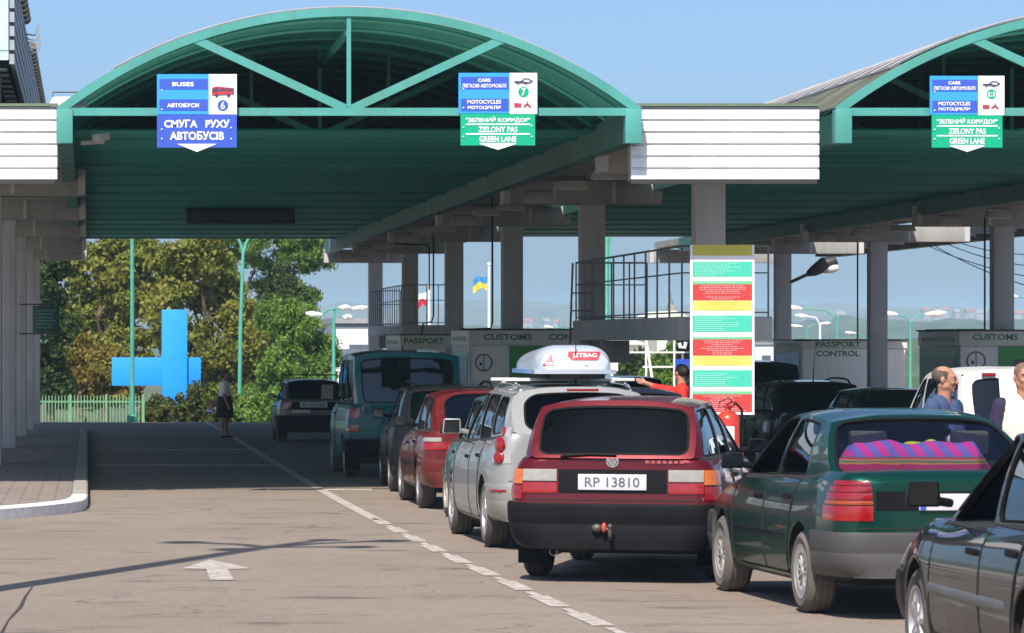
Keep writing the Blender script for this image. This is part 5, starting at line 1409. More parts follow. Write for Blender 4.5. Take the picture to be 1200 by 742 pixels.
# ---------------------------------------------------------------- raised service platforms
def platform(x0, x1, y0, y1, z0, z1, label, hgt=1.0, n=12, ladder=True):
    t = thing('service_platform', label, 'platform', (x0,y0,z0), 0, 'raised platforms above the booths')
    W, D, T = x1-x0, y1-y0, z1-z0
    m = MB(); m.box(0,W,0,D,0,T); m.build('deck', M_CONC, t, bevel=.015)
    m = MB(); m.box(.08,.5,D*.72,D*.72+.5,-.36,-.002); m.build('bracket', M_CONCB, t, bevel=.01)
    r = MB()
    for h in (.06,.62,1.0): r.tube([(W-.05,D-.05,T+hgt*h),(.05,D-.05,T+hgt*h),(.05,.05,T+hgt*h),(W-.05,.05,T+hgt*h)],.017 if h == 1 else .012,6)
    r.build('handrail', M_RAIL, t)
    r = MB()
    for i in range(n+1): y = .05+(D-.1)*i/n; r.tube([(.05,y,T-.02),(.05,y,T+hgt)],.015,6)
    for i in range(1,5): x = .05+(W-.1)*i/4; r.tube([(x,.05,T-.02),(x,.05,T+hgt)],.014,6); r.tube([(x,D-.05,T-.02),(x,D-.05,T+hgt)],.014,6)
    each(r,'baluster', M_RAIL, t)
    if ladder:
        r = MB()
        for x in (.0,.35): r.tube([(x-.1,D+.05,-1.7),(x,D,T+hgt)],.02,6)
        for i in range(9): z = -1.6+.3*i; r.tube([(-.1+.1*(z+1.7)/3,D+.03,z),(.25+.1*(z+1.7)/3,D+.03,z)],.014,6)
        r.build('ladder', M_RAIL, t)
    return t
platform(8.2,9.5,52.1,63.5,CAMZ,CAMZ+.33,'long raised platform with grey railing and ladder, beside the notice board',hgt=.98,n=10)
platform(8.2,9.5,98,110,CAMZ+.14,CAMZ+.40,'raised platform with grey railing above the passport booth behind the van',hgt=1.05,n=16,ladder=False)
# cables and conduits
def cable(pts, r, label, name='cable', cat='cable', mt=None):
    m = MB(); o = Vector(pts[0]); m.tube([Vector(p)-o for p in pts], r, 6); c = m.build(name, mt or M_BLACK, loc=o); return tag(c, label, cat)
def sag(a, b, s, n=12): return [tuple(Vector(a).lerp(Vector(b), i/n)-Vector((0,0,s*4*(i/n)*(1-i/n)))) for i in range(n+1)]
cable([(px(577,71),71,pz(215,71)),(px(577,71),71,pz(378,71)),(px(575,71),71,pz(385,71)),(px(551,71),71,pz(386,71)),(px(540,71),71,pz(386,71))],.021,'black conduit dropping onto the left customs booth','conduit','conduit')
cable([(px(508,86),86,pz(255,86)),(px(508,86),86,pz(370,86)),(px(506,86),86,pz(377,86)),(px(496,86),86,pz(379,86)),(px(494,86),86,pz(392,86))],.021,'black conduit running down to the passport booth','conduit','conduit')
cable([(px(503,86),86,pz(340,86)),(px(503,86),86,pz(292,86)),(px(500,86),86,pz(287,86)),(px(462,86),86,pz(286,86))],.018,'thinner black conduit bent under the beam above the passport booth','conduit','conduit')
cable([(px(1005,90),90,pz(280,90)),(px(1005,90),90,pz(398,90)),(px(930,90),90,pz(399,90))],.022,'black conduit hanging over the passport control booth','conduit','conduit')
cable([(px(1154,72.8),72.8,pz(255,72.8)),(px(1154,72.8),72.8,pz(386,72.8)),(px(1084,72.8),72.8,pz(387,72.8))],.02,'black conduit hanging over the right customs booth','conduit','conduit')
for i, (a, b) in enumerate((((1095,288),(1240,345)),((1110,286),(1240,315)),((1120,283),(1240,298)),((1085,287),(1240,330)))):
    cable(sag((px(a[0],95),95,pz(a[1],95)),(px(b[0],75),75,pz(b[1],75)),.12),.011,['lowest','second from top','topmost','second from bottom'][i]+' of four black cables sagging at the right edge')

# dark green information plate on the left columns
d = 83.5; t = thing('information_plate','small dark green plate fixed between left pavement columns','sign',(px(54,d),d,pz(390,d)))
m = MB(); m.box(-.30,.30,0,.04,0,.60); p = m.build('plate', pbr('plate_green',(.01,.07,.055),.4), t, bevel=.01)
m = MB()
for i in range(6): rect(m,-.22+.03*(i%2),.22-.04*(i%3),.48-.075*i,.50-.075*i,-.004)
m.build('small_print', pbr('plate_print',(.12,.26,.22),.5), p, fix=False, smooth=False)
m = MB(); m.bar((-.6,.05,.63),(.35,.05,.63),.03); m.bar((-.6,.05,-.02),(.35,.05,-.02),.03); each(m,'bracket', M_DKMET, t)

# roof-top hoarding above the left flat roof
xh = -1.03; t = thing('roof_hoarding','white and grey ribbed box structure standing on the left flat roof','hoarding',(xh,50,4.2))
z0, z1, y1 = pz(75,50)-4.2, pz(-40,50)-4.2, 34
m = MB(); m.box(-3,-.02,.0,y1,z0+.06,z1-.04); m.build('core', pbr('hoarding_white',(.82,.82,.83),.5,var=.04), t)
m = MB(); k = 7
for i in range(k):
    a = z0+(z1-z0)*i/k; b = z0+(z1-z0)*(i+.72)/k; m.box(-.02,.05,.02,y1,a,b)
m.build('side_cladding', pbr('hoarding_rib',(.30,.34,.36),.55,var=.1), t)
m = MB(); m.box(-3,-.03,-.02,-.003,z0+.05,z0+.18); m.box(-.5,-.03,-.03,-.003,z0+.18,z0+1.0); m.build('front_panel', pbr('hoarding_panel',(.45,.55,.62),.4), t)
m = MB()
for i in range(40): 
    y = .2+i*.85
    if 9 < i < 16: continue
    m.lathe([(0,0),(.085,0),(.085,.72),(0,.72)],10,'y',c=(.06,y,z1+.02))
each(m,'coping', pbr('coping_brown',(.14,.12,.11),.8,var=.3), t)
m = MB()
for i in range(5): m.tube([(.05,8.7+i*.9,z1-.2),(.2,8.7+i*.9,z1-.22),(.25,8.8+i*.9,z1-.05)],.012,5)
each(m,'hook', M_RAIL, t)
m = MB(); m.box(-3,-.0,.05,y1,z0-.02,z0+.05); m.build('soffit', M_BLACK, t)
m = MB()
for i in range(14):
    for j in range(7): m.box(-.22-.35*j,-.06-.35*j,.5+i*1.1,1.0+i*1.1,z0-.03,z0-.021)
each(m,'soffit_opening', pbr('opening_light',(.6,.65,.7),.6), t)
m = MB()
for y in (1.,12.,24.,33.):
    for x in (-.25,-2.6): m.box(x-.1,x+.1,y-.1,y+.1,pz(125,48.3)+.035-4.2,z0)
each(m,'leg', M_DKMET, t)
# ---------------------------------------------------------------- people
def capsule(mb, a, b, ra, rb, n=12):
    a = Vector(a); b = Vector(b); d = (b-a).normalized() if (b-a).length > 1e-6 else Vector((0,0,1))
    pts = []; rs = []
    for i in range(5): t = math.pi/2*(1-i/4.5); pts.append(a-d*ra*math.sin(t)); rs.append(max(.0015, ra*math.cos(t)))
    for i in range(5): t = math.pi/2*((i+.5)/4.5); pts.append(b+d*rb*math.sin(t)); rs.append(max(.0015, rb*math.cos(t)))
    return mb.tube(pts, rs, n)
def organic(mb, name, mat, parent, vox=.012, it=4, loc=None):
    tmp = mb.build('tmp', mat, smooth=False)
    r = tmp.modifiers.new('r','REMESH'); r.mode = 'VOXEL'; r.voxel_size = vox
    s = tmp.modifiers.new('s','SMOOTH'); s.iterations = it; s.factor = .5
    me = evaluated(tmp, []); drop(tmp)
    me.name = name
    me.materials.clear(); me.materials.append(mat); me.shade_smooth()
    o = bpy.data.objects.new(name, me); COL.objects.link(o); o.parent = parent
    if loc: o.location = loc
    return o
def skin(name, col):
    m, nt, out = _nt(name)
    p = nt.nodes.new('ShaderNodeBsdfPrincipled'); nt.links.new(p.outputs[0], out.inputs[0])
    n = noise(nt, 14, 4)
    nt.links.new(mixcol(nt, ramp(nt, n, [(.35,0),(.7,1)]), [c*.86 for c in col], (col[0]*1.05, col[1]*.95, col[2]*.93)), p.inputs['Base Color'])
    p.inputs['Roughness'].default_value = .5; p.inputs['Subsurface Weight'].default_value = .08; p.inputs['Subsurface Radius'].default_value = (.02,.008,.004)
    return m
M_SKIN = skin('skin', (.41,.205,.135)); M_SKIN2 = skin('skin_tan', (.42,.22,.15))
M_EYEW = pbr('eye_white', (.42,.38,.35), .4); M_EYE = pbr('eye_dark', (.02,.015,.012), .2); M_LIP = pbr('lips', (.36,.13,.11), .5)
def head_shape(mb, T):
    """head about 0.235 tall; local: face towards -y, origin at the neck/skull joint centre (ear height z=0)"""
    def B(c, r): 
        k = len(mb.v); mb.ball(c, r, nu=20, nv=14)
        for i in range(k, len(mb.v)): mb.v[i] = tuple(T @ Vector(mb.v[i]))
    B((0,.018,.045),(.076,.096,.082)); B((0,-.03,.02),(.066,.062,.088)); B((0,-.046,-.05),(.050,.046,.052)); B((0,-.078,-.082),(.026,.022,.022))
    B((0,-.0,-.05),(.058,.06,.05)); B((0,-.084,.046),(.056,.014,.014)); B((-.033,-.072,-.012),(.026,.022,.024)); B((.033,-.072,-.012),(.026,.022,.024))
    B((0,-.102,.012),(.011,.014,.032)); B((0,-.113,-.010),(.016,.016,.013)); B((0,-.089,-.047),(.026,.012,.013))
    for s in (-1,1): B((s*.080,.012,.002),(.012,.020,.034)); B((s*.055,-.01,-.05),(.018,.04,.03))
def face_parts(par, T, hair=None, hairmat=None, brow=True):
    def bb(name, c, r, mt):
        m = MB(); m.ball(c, r, nu=12, nv=8); m.v = [tuple(T @ Vector(v)) for v in m.v]; return m.build(name, mt, par)
    for s in (-1,1):
        e = bb('eye', (s*.030,-.083,.022), (.011,.007,.006), M_EYEW); m = MB(); m.ball((s*.030,-.0905,.022),(.006,.004,.006),nu=10,nv=6); m.v = [tuple(T @ Vector(v)) for v in m.v]; m.build('iris', M_EYE, e)
        if brow: bb('eyebrow', (s*.032,-.0915,.044), (.020,.006,.005), hairmat or M_EYE)
    bb('lips', (0,-.099,-.050), (.022,.006,.007), M_LIP)
def hand(mb, w, d, side, curl=.4, s=1.):
    """palm + five bent fingers from wrist w along direction d"""
    w = Vector(w); d = Vector(d).normalized(); up = Vector(side).normalized(); n = d.cross(up).normalized()
    capsule(mb, w, w+d*.05*s, .026*s, .028*s); capsule(mb, w+d*.03*s+up*.018*s, w+d*.085*s+up*.02*s, .016*s, .014*s); capsule(mb, w+d*.03*s-up*.018*s, w+d*.08*s-up*.022*s, .016*s, .014*s)
    for i, (o, l) in enumerate(((.03,.060),(.010,.072),(-.010,.068),(-.029,.052))):
        a = w+d*.085*s+up*o*s; b = a+(d*math.cos(curl)+n*math.sin(curl))*l*.55*s; c = b+(d*math.cos(curl*2.2)+n*math.sin(curl*2.2))*l*.5*s
        capsule(mb, a, b, .0095*s, .009*s, 8); capsule(mb, b, c, .009*s, .0075*s, 8)
    a = w+d*.03*s+up*.03*s; b = a+(d*.6+up*.6+n*.4).normalized()*.035*s; capsule(mb, a, b, .012*s, .01*s, 8); capsule(mb, b, b+(d*.9+up*.1+n*.3).normalized()*.03*s, .01*s, .008*s, 8)

# woman in uniform, standing in the shade, facing right
x, y = 3.2, 87.8
W = thing('person','woman in white short-sleeved blouse and black skirt, standing by the painted line','person',(x,y,gz(y)+.006),R(0))
# local frame: faces +x
T = Matrix.Translation((.035,0,1.455)) @ Matrix.Rotation(R(78),4,'Z') @ Matrix.Scale(.92,4)
b = MB()
head_shape(b, T)
capsule(b,(0,0,1.28),(.015,0,1.40),.052,.05); capsule(b,(.0,0,.86),(0,0,1.02),.135,.125); capsule(b,(0,-.03,1.1),(-.01,-.05,1.24),.11,.1); capsule(b,(0,.03,1.1),(-.01,.05,1.24),.11,.1)
for s, sx, fx in ((-1,-.035,0.0),(1,.035,.03)):
    hip = (sx,s*.075,.80); kn = (sx*1.3+.01,s*.075,.44); an = (sx*1.5-.005,s*.07,.085)
    capsule(b,hip,kn,.082,.055); capsule(b,kn,(sx*1.4-.018,s*.072,.30),.055,.053); capsule(b,(sx*1.4-.018,s*.072,.30),an,.053,.034); capsule(b,an,(an[0]+.12,an[1],.03),.034,.026); capsule(b,(an[0]-.02,an[1],.06),(an[0]+.02,an[1],.035),.03,.03)
for s in (-1,1):
    sh = (-.01,s*.185,1.235); el = (-.02,s*.235,.98); wr = (.06,s*.225,.77) if s < 0 else (.07,s*.20,.76)
    capsule(b,sh,el,.05,.042); capsule(b,el,wr,.042,.028); hand(b, wr, (.35,0,-.95), (.9,0,.3), .35, .85)
organic(b,'body',M_SKIN2,W,.011,3)
m = MB(); capsule(m,(0,0,.93),(0,0,1.05),.15,.14); capsule(m,(.02,-.04,1.1),(-.01,-.055,1.225),.135,.115); capsule(m,(.02,.04,1.1),(-.01,.055,1.225),.135,.115)
for s in (-1,1): capsule(m,(-.01,s*.17,1.235),(-.018,s*.222,1.08),.068,.072)
capsule(m,(-.01,-.09,1.27),(-.01,.09,1.27),.06,.06); organic(m,'blouse',pbr('blouse_white',(.90,.89,.87),.8,var=.08),W,.012,3)
m = MB(); m.lathe([(.155,.97),(.175,.86),(.205,.72),(.225,.47),(.215,.465),(.1,.7),(.1,.97)],28,'z',closed=True); m.v = [(v[0]*.95,v[1]*1.0,v[2]) for v in m.v]; m.build('skirt',pbr('skirt_black',(.012,.012,.014),.85),W)
for s, sx in ((-1,-.035),(1,.035)):
    m = MB(); capsule(m,(sx*1.5-.03,s*.07,.035),(sx*1.5+.13,s*.07,.022),.036,.026); m.box(sx*1.5-.055,sx*1.5-.02,s*.07-.02,s*.07+.02,-.004,.04); organic(m,'shoe',pbr('shoe_black',(.015,.012,.012),.4),W,.008,2)
m = MB(); k = 0; m.ball((0,.03,.058),(.083,.098,.083),nu=20,nv=14); m.ball((0,.055,.0),(.07,.07,.08),nu=16,nv=10); m.ball((0,.12,.0),(.035,.045,.05)); m.v = [tuple(T @ Vector(v)) for v in m.v]
organic(m,'hair',pbr('hair_brown',(.10,.04,.022),.6,var=.3,vscale=40),W,.009,2); face_parts(W,T,hairmat=pbr('brow_brown',(.07,.03,.02),.7))

# balding man in blue, in profile behind the green saloon
def strands(par, T, style, mt):
    q = random.Random(len(style)); m = MB(); n = {'balding': 5200, 'short': 5200, 'full': 6000}[style]
    k = 0
    while k < n:
        d = Vector((q.gauss(0,1),q.gauss(0,1),q.gauss(0,1))).normalized(); p = Vector((d.x*.0775,.018+d.y*.0975,.045+d.z*.0835))
        if p.y < -.075 and p.z < .10: continue
        if p.z < -.015+ .03*q.random() and p.y < .04: continue
        if p.z < -.045: continue
        w = q.uniform(-.008,.008)
        if style == 'balding':
            if p.z > .085+w-.25*min(0,p.y-.05)*0 and p.y < .075+w: continue
            if p.y < -.025+w: continue
            L = .010
        elif style == 'short':
            if p.y < -.055+w and p.z < .115: continue
            if p.y < -.03+w and p.z < .05: continue
            L = .006
        else:
            if p.y < -.045+w and p.z < .10: continue
            L = .022
        nrm = Vector((d.x/.0775,d.y/.0975,d.z/.0835)).normalized()
        t = (Vector((q.gauss(0,.4),.8+q.gauss(0,.3),-.7+q.gauss(0,.3)))); t = (t-nrm*t.dot(nrm)).normalized()
        s_ = nrm.cross(t)*.0022; p = p+nrm*.0015; e = p+t*L*q.uniform(.6,1.3)+nrm*L*.35
        m.add([T @ (p-s_), T @ (p+s_), T @ e], [(0,1,2)]); k += 1
    m.build('hair', mt, par, fix=False, smooth=False)
    if style == 'balding':
        m = MB()
        for k in range(160):
            x = q.uniform(-.055,.055); z = q.uniform(-.095,-.055); p = Vector((x, -.098+abs(x)*.75+.0*z+q.uniform(-.004,.004), z)); e = p+Vector((0,-.002,-.004)); m.add([T @ (p-Vector((.0012,0,0))), T @ (p+Vector((.0012,0,0))), T @ e],[(0,1,2)])
        m.build('stubble', pbr('stubble_grey',(.16,.13,.12),.8), par, fix=False, smooth=False)
def bust(label, x, y, hgt, faceR, skinm, shirtm, hairm, hair, tilt=0., sleeve=None, arms=True):
    P_ = thing('person', label, 'person', (x,y,gz(y)+.004), 0)
    S = hgt/1.72
    T = Matrix.Translation((0,0,1.60*S)) @ Matrix.Rotation(R(faceR),4,'Z') @ Matrix.Rotation(R(tilt),4,'X') @ Matrix.Scale(S*.95,4)
    Bz = Matrix.Rotation(R(faceR*.65),4,'Z') @ Matrix.Scale(S,4)
    b = MB(); head_shape(b,T)
    def tr(mb, k): 
        for i in range(k, len(mb.v)): mb.v[i] = tuple(Bz @ Vector(mb.v[i]))
    k = len(b.v)
    capsule(b,(0,.012,1.40),(0,.0,1.55),.062,.056); capsule(b,(0,0,.98),(0,0,1.2),.15,.16)
    for s in (-1,1):
        capsule(b,(s*.06,0,1.2),(s*.09,.01,1.36),.12,.09); capsule(b,(s*.09,0,.92),(s*.10,0,.5),.09,.065); capsule(b,(s*.10,0,.5),(s*.10,.01,.09),.06,.04); capsule(b,(s*.10,.0,.05),(s*.11,-.15,.03),.042,.034)
        capsule(b,(s*.19,.01,1.37),(s*.25,.02,1.08),.058,.045); capsule(b,(s*.25,.02,1.08),(s*.24,-.08,.84),.045,.03); hand(b,(s*.24,-.09,.82),(0,-.2,-1),(0,-1,0.1),.5)
    tr(b,k); organic(b,'body',skinm,P_,.010,3)
    m = MB(); capsule(m,(0,0,.95),(0,0,1.2),.17,.175)
    for s in (-1,1): capsule(m,(s*.06,0,1.2),(s*.09,.01,1.37),.135,.10); capsule(m,(s*.185,.01,1.37),(s*.235,.02,1.16),.075,.07)
    capsule(m,(-.09,.015,1.42),(.09,.015,1.42),.062,.062); tr(m,0); organic(m,'shirt',shirtm,P_,.011,3)
    m = MB()
    if sleeve:
        for s in (-1,1): capsule(m,(s*.185,.01,1.375),(s*.238,.02,1.15),.076,.073); tr(m,0); organic(m,'sleeve',sleeve,P_,.011,3); m = MB()
    m = MB()
    for s in (-1,1): capsule(m,(s*.085,0,.93),(s*.10,0,.5),.115,.085); capsule(m,(s*.10,0,.5),(s*.10,.01,.10),.085,.065)
    tr(m,0); organic(m,'trousers',pbr('trousers_dark',(.03,.035,.05),.9),P_,.013,3)
    strands(P_, T, hair, hairm)
    face_parts(P_,T,hairmat=hairm)
    return P_
bust('balding man in blue t-shirt, in profile beyond the green saloon', px(1107,31.6), 31.6, 1.71, 72, M_SKIN, pbr('shirt_blue',(.035,.06,.14),.85,var=.12), pbr('hair_greybrown',(.12,.085,.065),.7,var=.3,vscale=60), 'balding', 6)
bust('man with cropped hair in cream t-shirt with purple sleeves, at the right edge', px(1200,30.4), 30.4, 1.735, 5, M_SKIN, pbr('shirt_cream',(.62,.57,.50),.85,var=.06), pbr('hair_cropped',(.17,.11,.085),.8,var=.2,vscale=80), 'short', 4, sleeve=pbr('sleeve_purple',(.022,.014,.045),.85))
RP = bust('dark-haired person in red shirt reaching out an arm, left of the notice board', px(798,49.7), 49.7, 1.72, -150, M_SKIN2, pbr('shirt_red',(.55,.02,.015),.8,var=.1), pbr('hair_dark',(.03,.022,.018),.6), 'full')
m = MB(); capsule(m,(-.10,0,1.36),(-.30,-.03,1.40),.075,.062); capsule(m,(-.30,-.03,1.40),(-.36,-.05,1.42),.06,.055); organic(m,'raised_sleeve',pbr('shirt_red',(0,0,0)),RP,.012,3)
m = MB(); capsule(m,(-.3,-.03,1.40),(-.46,-.06,1.47),.045,.032); hand(m,(-.46,-.06,1.47),(-1,-.1,.3),(0,0,1),.3); organic(m,'raised_forearm',M_SKIN2,RP,.009,2)

# ---------------------------------------------------------------- things behind the saloon's rear window
from math import sin, cos
def blanket_mat():
    m, nt, out = _nt('woven_blanket')
    p = nt.nodes.new('ShaderNodeBsdfPrincipled'); nt.links.new(p.outputs[0], out.inputs[0]); p.inputs['Roughness'].default_value = .95
    tc = nt.nodes.new('ShaderNodeTexCoord'); sp_ = nt.nodes.new('ShaderNodeSeparateXYZ'); nt.links.new(tc.outputs['Generated'], sp_.inputs[0])
    wv = nt.nodes.new('ShaderNodeTexNoise'); wv.inputs['Scale'].default_value = 6; nt.links.new(tc.outputs['Generated'], wv.inputs['Vector'])
    z = nt.nodes.new('ShaderNodeMath'); z.operation = 'MULTIPLY_ADD'; nt.links.new(wv.outputs['Fac'], z.inputs[0]); z.inputs[1].default_value = .10; nt.links.new(sp_.outputs[2], z.inputs[2])
    rp = nt.nodes.new('ShaderNodeValToRGB'); cr = rp.color_ramp; cr.interpolation = 'CONSTANT'
    stops = [(0,(.50,.03,.12)),(.24,(.55,.28,.05)),(.30,(.10,.20,.12)),(.35,(.55,.32,.06)),(.40,(.6,.03,.10)),(.46,(.10,.18,.16)),(.50,(.55,.30,.06)),(.55,(.62,.03,.22))]
    while len(cr.elements) < len(stops): cr.elements.new(.5)
    for e, (q, c) in zip(cr.elements, stops): e.position = q; e.color = rgb(c)
    nt.links.new(z.outputs[0], rp.inputs[0])
    # upper field: magenta / violet checks
    mx = nt.nodes.new('ShaderNodeMath'); mx.operation = 'MULTIPLY_ADD'; nt.links.new(sp_.outputs[0], mx.inputs[0]); mx.inputs[1].default_value = 9.; nt.links.new(sp_.outputs[2], mx.inputs[2])
    fr = nt.nodes.new('ShaderNodeMath'); fr.operation = 'FRACT'; nt.links.new(mx.outputs[0], fr.inputs[0])
    gt = nt.nodes.new('ShaderNodeMath'); gt.operation = 'GREATER_THAN'; nt.links.new(fr.outputs[0], gt.inputs[0]); gt.inputs[1].default_value = .5
    chk = mixcol(nt, gt.outputs[0], (.70,.05,.27), (.20,.15,.42))
    up = nt.nodes.new('ShaderNodeMath'); up.operation = 'GREATER_THAN'; nt.links.new(z.outputs[0], up.inputs[0]); up.inputs[1].default_value = .50
    nt.links.new(mixcol(nt, up.outputs[0], rp.outputs[0], chk), p.inputs['Base Color'])
    return m
oz = OPEL.location; zb_ = .95
bl = MB()
def blf(u, v):
    x = -.57+1.14*u; a = v*math.pi
    h = .205*(.75+.25*sin(u*math.pi))*(1+.10*sin(9*u)+.05*sin(23*u)); w = .15*(1+.12*sin(7*u+1))
    e = min(1, 8*u, 8*(1-u))
    return (x, -w*cos(a)*e, .01+h*abs(sin(a))**.7*e)
bl.grid(blf, 60, 24); o = bl.build('woven_blanket', blanket_mat(), loc=(oz.x+.02, oz.y-4.24/2+.93, gz(26.3)+.99), rot=(0,0,R(3.2)))
tag(o, 'bright pink and violet woven blanket heaped on the green saloon\'s rear shelf', 'blanket')
bl = MB(); rq = random.Random(5)
for i in range(16): bl.ball((rq.uniform(-.13,.13),rq.uniform(-.05,.05),rq.uniform(.0,.07)),(rq.uniform(.03,.07),.05,rq.uniform(.02,.045)))
t = thing('folded_vest','bright yellow-green cloth lying on top of the woven blanket','cloth',(oz.x+.12,oz.y-4.24/2+1.02,gz(26.3)+1.10)); organic(bl,'cloth',pbr('vest_lime',(.60,.72,.03),.8,var=.15,vscale=20),t,.012,3)
bl = MB()
for i in range(8): bl.ball((rq.uniform(-.05,.05),rq.uniform(-.04,.04),rq.uniform(0,.1)),(.045,.04,.05))
t = thing('white_bag','white cloth bundle behind the right of the rear window','bag',(oz.x+.38,oz.y-4.24/2+1.15,gz(26.3)+1.10)); organic(bl,'cloth',pbr('bag_white',(.6,.62,.68),.7,var=.12,vscale=15),t,.012,3)
bl = MB()
for i in range(14): bl.ball((rq.uniform(-.03,.03),rq.uniform(-.12,.12),rq.uniform(0,.22)),(.04,.05,.06))
t = thing('white_bag','pale cloth bundle by the left rear side window','bag',(oz.x-.44,oz.y-4.24/2+1.32,gz(26.3)+.96)); organic(bl,'cloth',pbr('bag_grey',(.5,.53,.6),.8,var=.2,vscale=12),t,.014,3)

# ---------------------------------------------------------------- vegetation
def leafmat(name, cols, trans=.4):
    m, nt, out = _nt(name)
    p = nt.nodes.new('ShaderNodeBsdfPrincipled'); p.inputs['Roughness'].default_value = .55; p.inputs['Specular IOR Level'].default_value = .3
    tl = nt.nodes.new('ShaderNodeBsdfTranslucent'); ms = nt.nodes.new('ShaderNodeMixShader'); ms.inputs[0].default_value = trans
    n1 = noise(nt, .45, 4, .6); n2 = noise(nt, 4., 2)
    c = mixcol(nt, ramp(nt, n1, [(.36,0),(.64,1)]), cols[0], cols[1]); c = mixcol(nt, ramp(nt, n2, [(.45,0),(.75,.8)]), c, cols[2])
    nt.links.new(c, p.inputs['Base Color']); nt.links.new(c, tl.inputs[0])
    nt.links.new(p.outputs[0], ms.inputs[1]); nt.links.new(tl.outputs[0], ms.inputs[2]); nt.links.new(ms.outputs[0], out.inputs[0])
    return m
L_CHEST = leafmat('chestnut_leaf', ((.15,.20,.03),(.24,.255,.045),(.28,.235,.055)))
L_AUT = leafmat('autumn_leaf', ((.22,.17,.035),(.17,.19,.035),(.27,.15,.03)))
L_GREEN = leafmat('green_leaf', ((.09,.18,.03),(.16,.28,.045),(.21,.32,.055)))
L_DARK = leafmat('dark_leaf', ((.035,.07,.02),(.06,.10,.025),(.085,.125,.03)))
L_BUSH = leafmat('bush_leaf', ((.05,.085,.02),(.10,.12,.025),(.12,.07,.025)))
M_BARK = pbr('bark', (.10,.075,.05), .95, var=.35, vscale=6, bmp=.02, bscale=12)
def crown_mesh(name, mat, parent, clumps, n, size, seed, droop=.3, aspect=.55):
    g = np.random.default_rng(seed)
    cl = np.array(clumps, float)           # x y z rx ry rz
    vol = (cl[:,3]*cl[:,4]*cl[:,5])**(2/3); k = g.choice(len(cl), n, p=vol/vol.sum())
    d = g.normal(size=(n,3)); d /= np.linalg.norm(d,axis=1,keepdims=True)
    r = 1-np.abs(g.normal(0,.22,n)); r = np.clip(r,.1,1.12)
    # sub-clumps: pull leaves to random twig ends so that gaps open
    tw = g.normal(size=(len(cl)*26,3)); tw /= np.linalg.norm(tw,axis=1,keepdims=True)
    ti = k*26+g.integers(0,20,n); td = tw[ti]; m = g.random(n) < .92
    d[m] = td[m]+d[m]*.38*g.random((m.sum(),1))**.5
    r2 = r*(.70+.36*((ti*7919) % 97)/97.)
    c = cl[k,:3]+d*cl[k,3:]*r2[:,None]
    a = g.normal(size=(n,3)); a[:,2] -= droop; a /= np.linalg.norm(a,axis=1,keepdims=True)
    nn = d*.6+g.normal(size=(n,3))*.7+np.array([0,0,.35]); b = np.cross(nn,a); b /= np.maximum(np.linalg.norm(b,axis=1,keepdims=True),1e-6)
    s = size*(.6+.8*g.random(n))[:,None]
    a = a*s; b = b*s*aspect
    fold = np.cross(a,b); fold /= np.maximum(np.linalg.norm(fold,axis=1,keepdims=True),1e-6)
    v = np.stack([c-a*.5, c+b*.5+fold*s*.12, c+a*.5, c-b*.5+fold*s*.12],1).reshape(-1,3)
    me = bpy.data.meshes.new(name); me.vertices.add(4*n); me.loops.add(4*n); me.polygons.add(n)
    me.vertices.foreach_set('co', v.ravel()); me.loops.foreach_set('vertex_index', np.arange(4*n)); me.polygons.foreach_set('loop_start', np.arange(0,4*n,4)); me.polygons.foreach_set('loop_total', np.full(n,4))
    me.materials.append(mat); me.update(); me.validate()
    o = bpy.data.objects.new(name, me); COL.objects.link(o); o.parent = parent; return o
def tree(name, label, cat, x, y, z0, trunk_h, clumps, mat, n, size, seed, tr=.22, group=None, droop=.3, aspect=.55):
    t = thing(name, label, cat, (x,y,z0), 0, group)
    m = MB(); rq = random.Random(seed)
    top = max(c[2] for c in clumps)
    pts = [(0,0,-.6)]; k = 7
    for i in range(1,k+1): pts.append((rq.uniform(-.12,.12)*i*.5,rq.uniform(-.12,.12)*i*.5,top*i/k))
    m.tube(pts,[tr*1.15]+[tr*(1-.85*i/k) for i in range(1,k+1)],10)
    for c in clumps:
        h = min(max(trunk_h, c[2]*.6), top*.85); i = h/top*k; b = Vector(pts[int(i)]).lerp(Vector(pts[min(k,int(i)+1)]), i-int(i))
        e = Vector(c[:3]); mid = b.lerp(e,.5)+Vector((0,0,-.25)); m.tube([b,mid,e],[tr*.38,tr*.25,tr*.07],6)
        for q in range(3):
            f = e+Vector((rq.uniform(-.7,.7)*c[3],rq.uniform(-.7,.7)*c[4],rq.uniform(-.3,.8)*c[5])); m.tube([mid.lerp(e,.6),f],[tr*.12,tr*.03],5)
    m.build('trunk', M_BARK, t)
    crown_mesh('crown', mat, t, clumps, n, size, seed, droop, aspect)
    return t
def blob(rects, d, x, z0, rq, depth=1.6):
    """clumps from picture rectangles (x0,x1,y0,y1) at distance d, relative to a tree base"""
    res = []
    for (a,b,c,e) in rects:
        w = (b-a)*d/F/2; h = (e-c)*d/F/2
        res.append((px((a+b)/2,d)-x, rq.uniform(-.5,.5)*depth, pz((c+e)/2,d)-z0, w, max(w*.8,depth*.7), h))
    return res
rq = random.Random(11)
def ptree(name, label, cat, xb, d, rects, mat, n, size, seed, **k):
    x = px(xb,d); z0 = gz(d); cl = blob(rects,d,x,z0,rq); return tree(name,label,cat,x,d,z0,k.pop('trunk_h',2.),cl,mat,n,size,seed,**k)
GT = 'trees beyond the end of the road'
ptree('chestnut_tree','tall yellowing chestnut tree behind the left of the blue cross','tree',120,150,[(72,150,285,350),(100,180,268,345),(85,165,330,410),(120,200,310,380),(75,130,390,450),(110,190,380,440),(140,215,285,350),(60,110,330,400)],L_CHEST,56000,.22,1,group=GT,tr=.3,droop=.7)
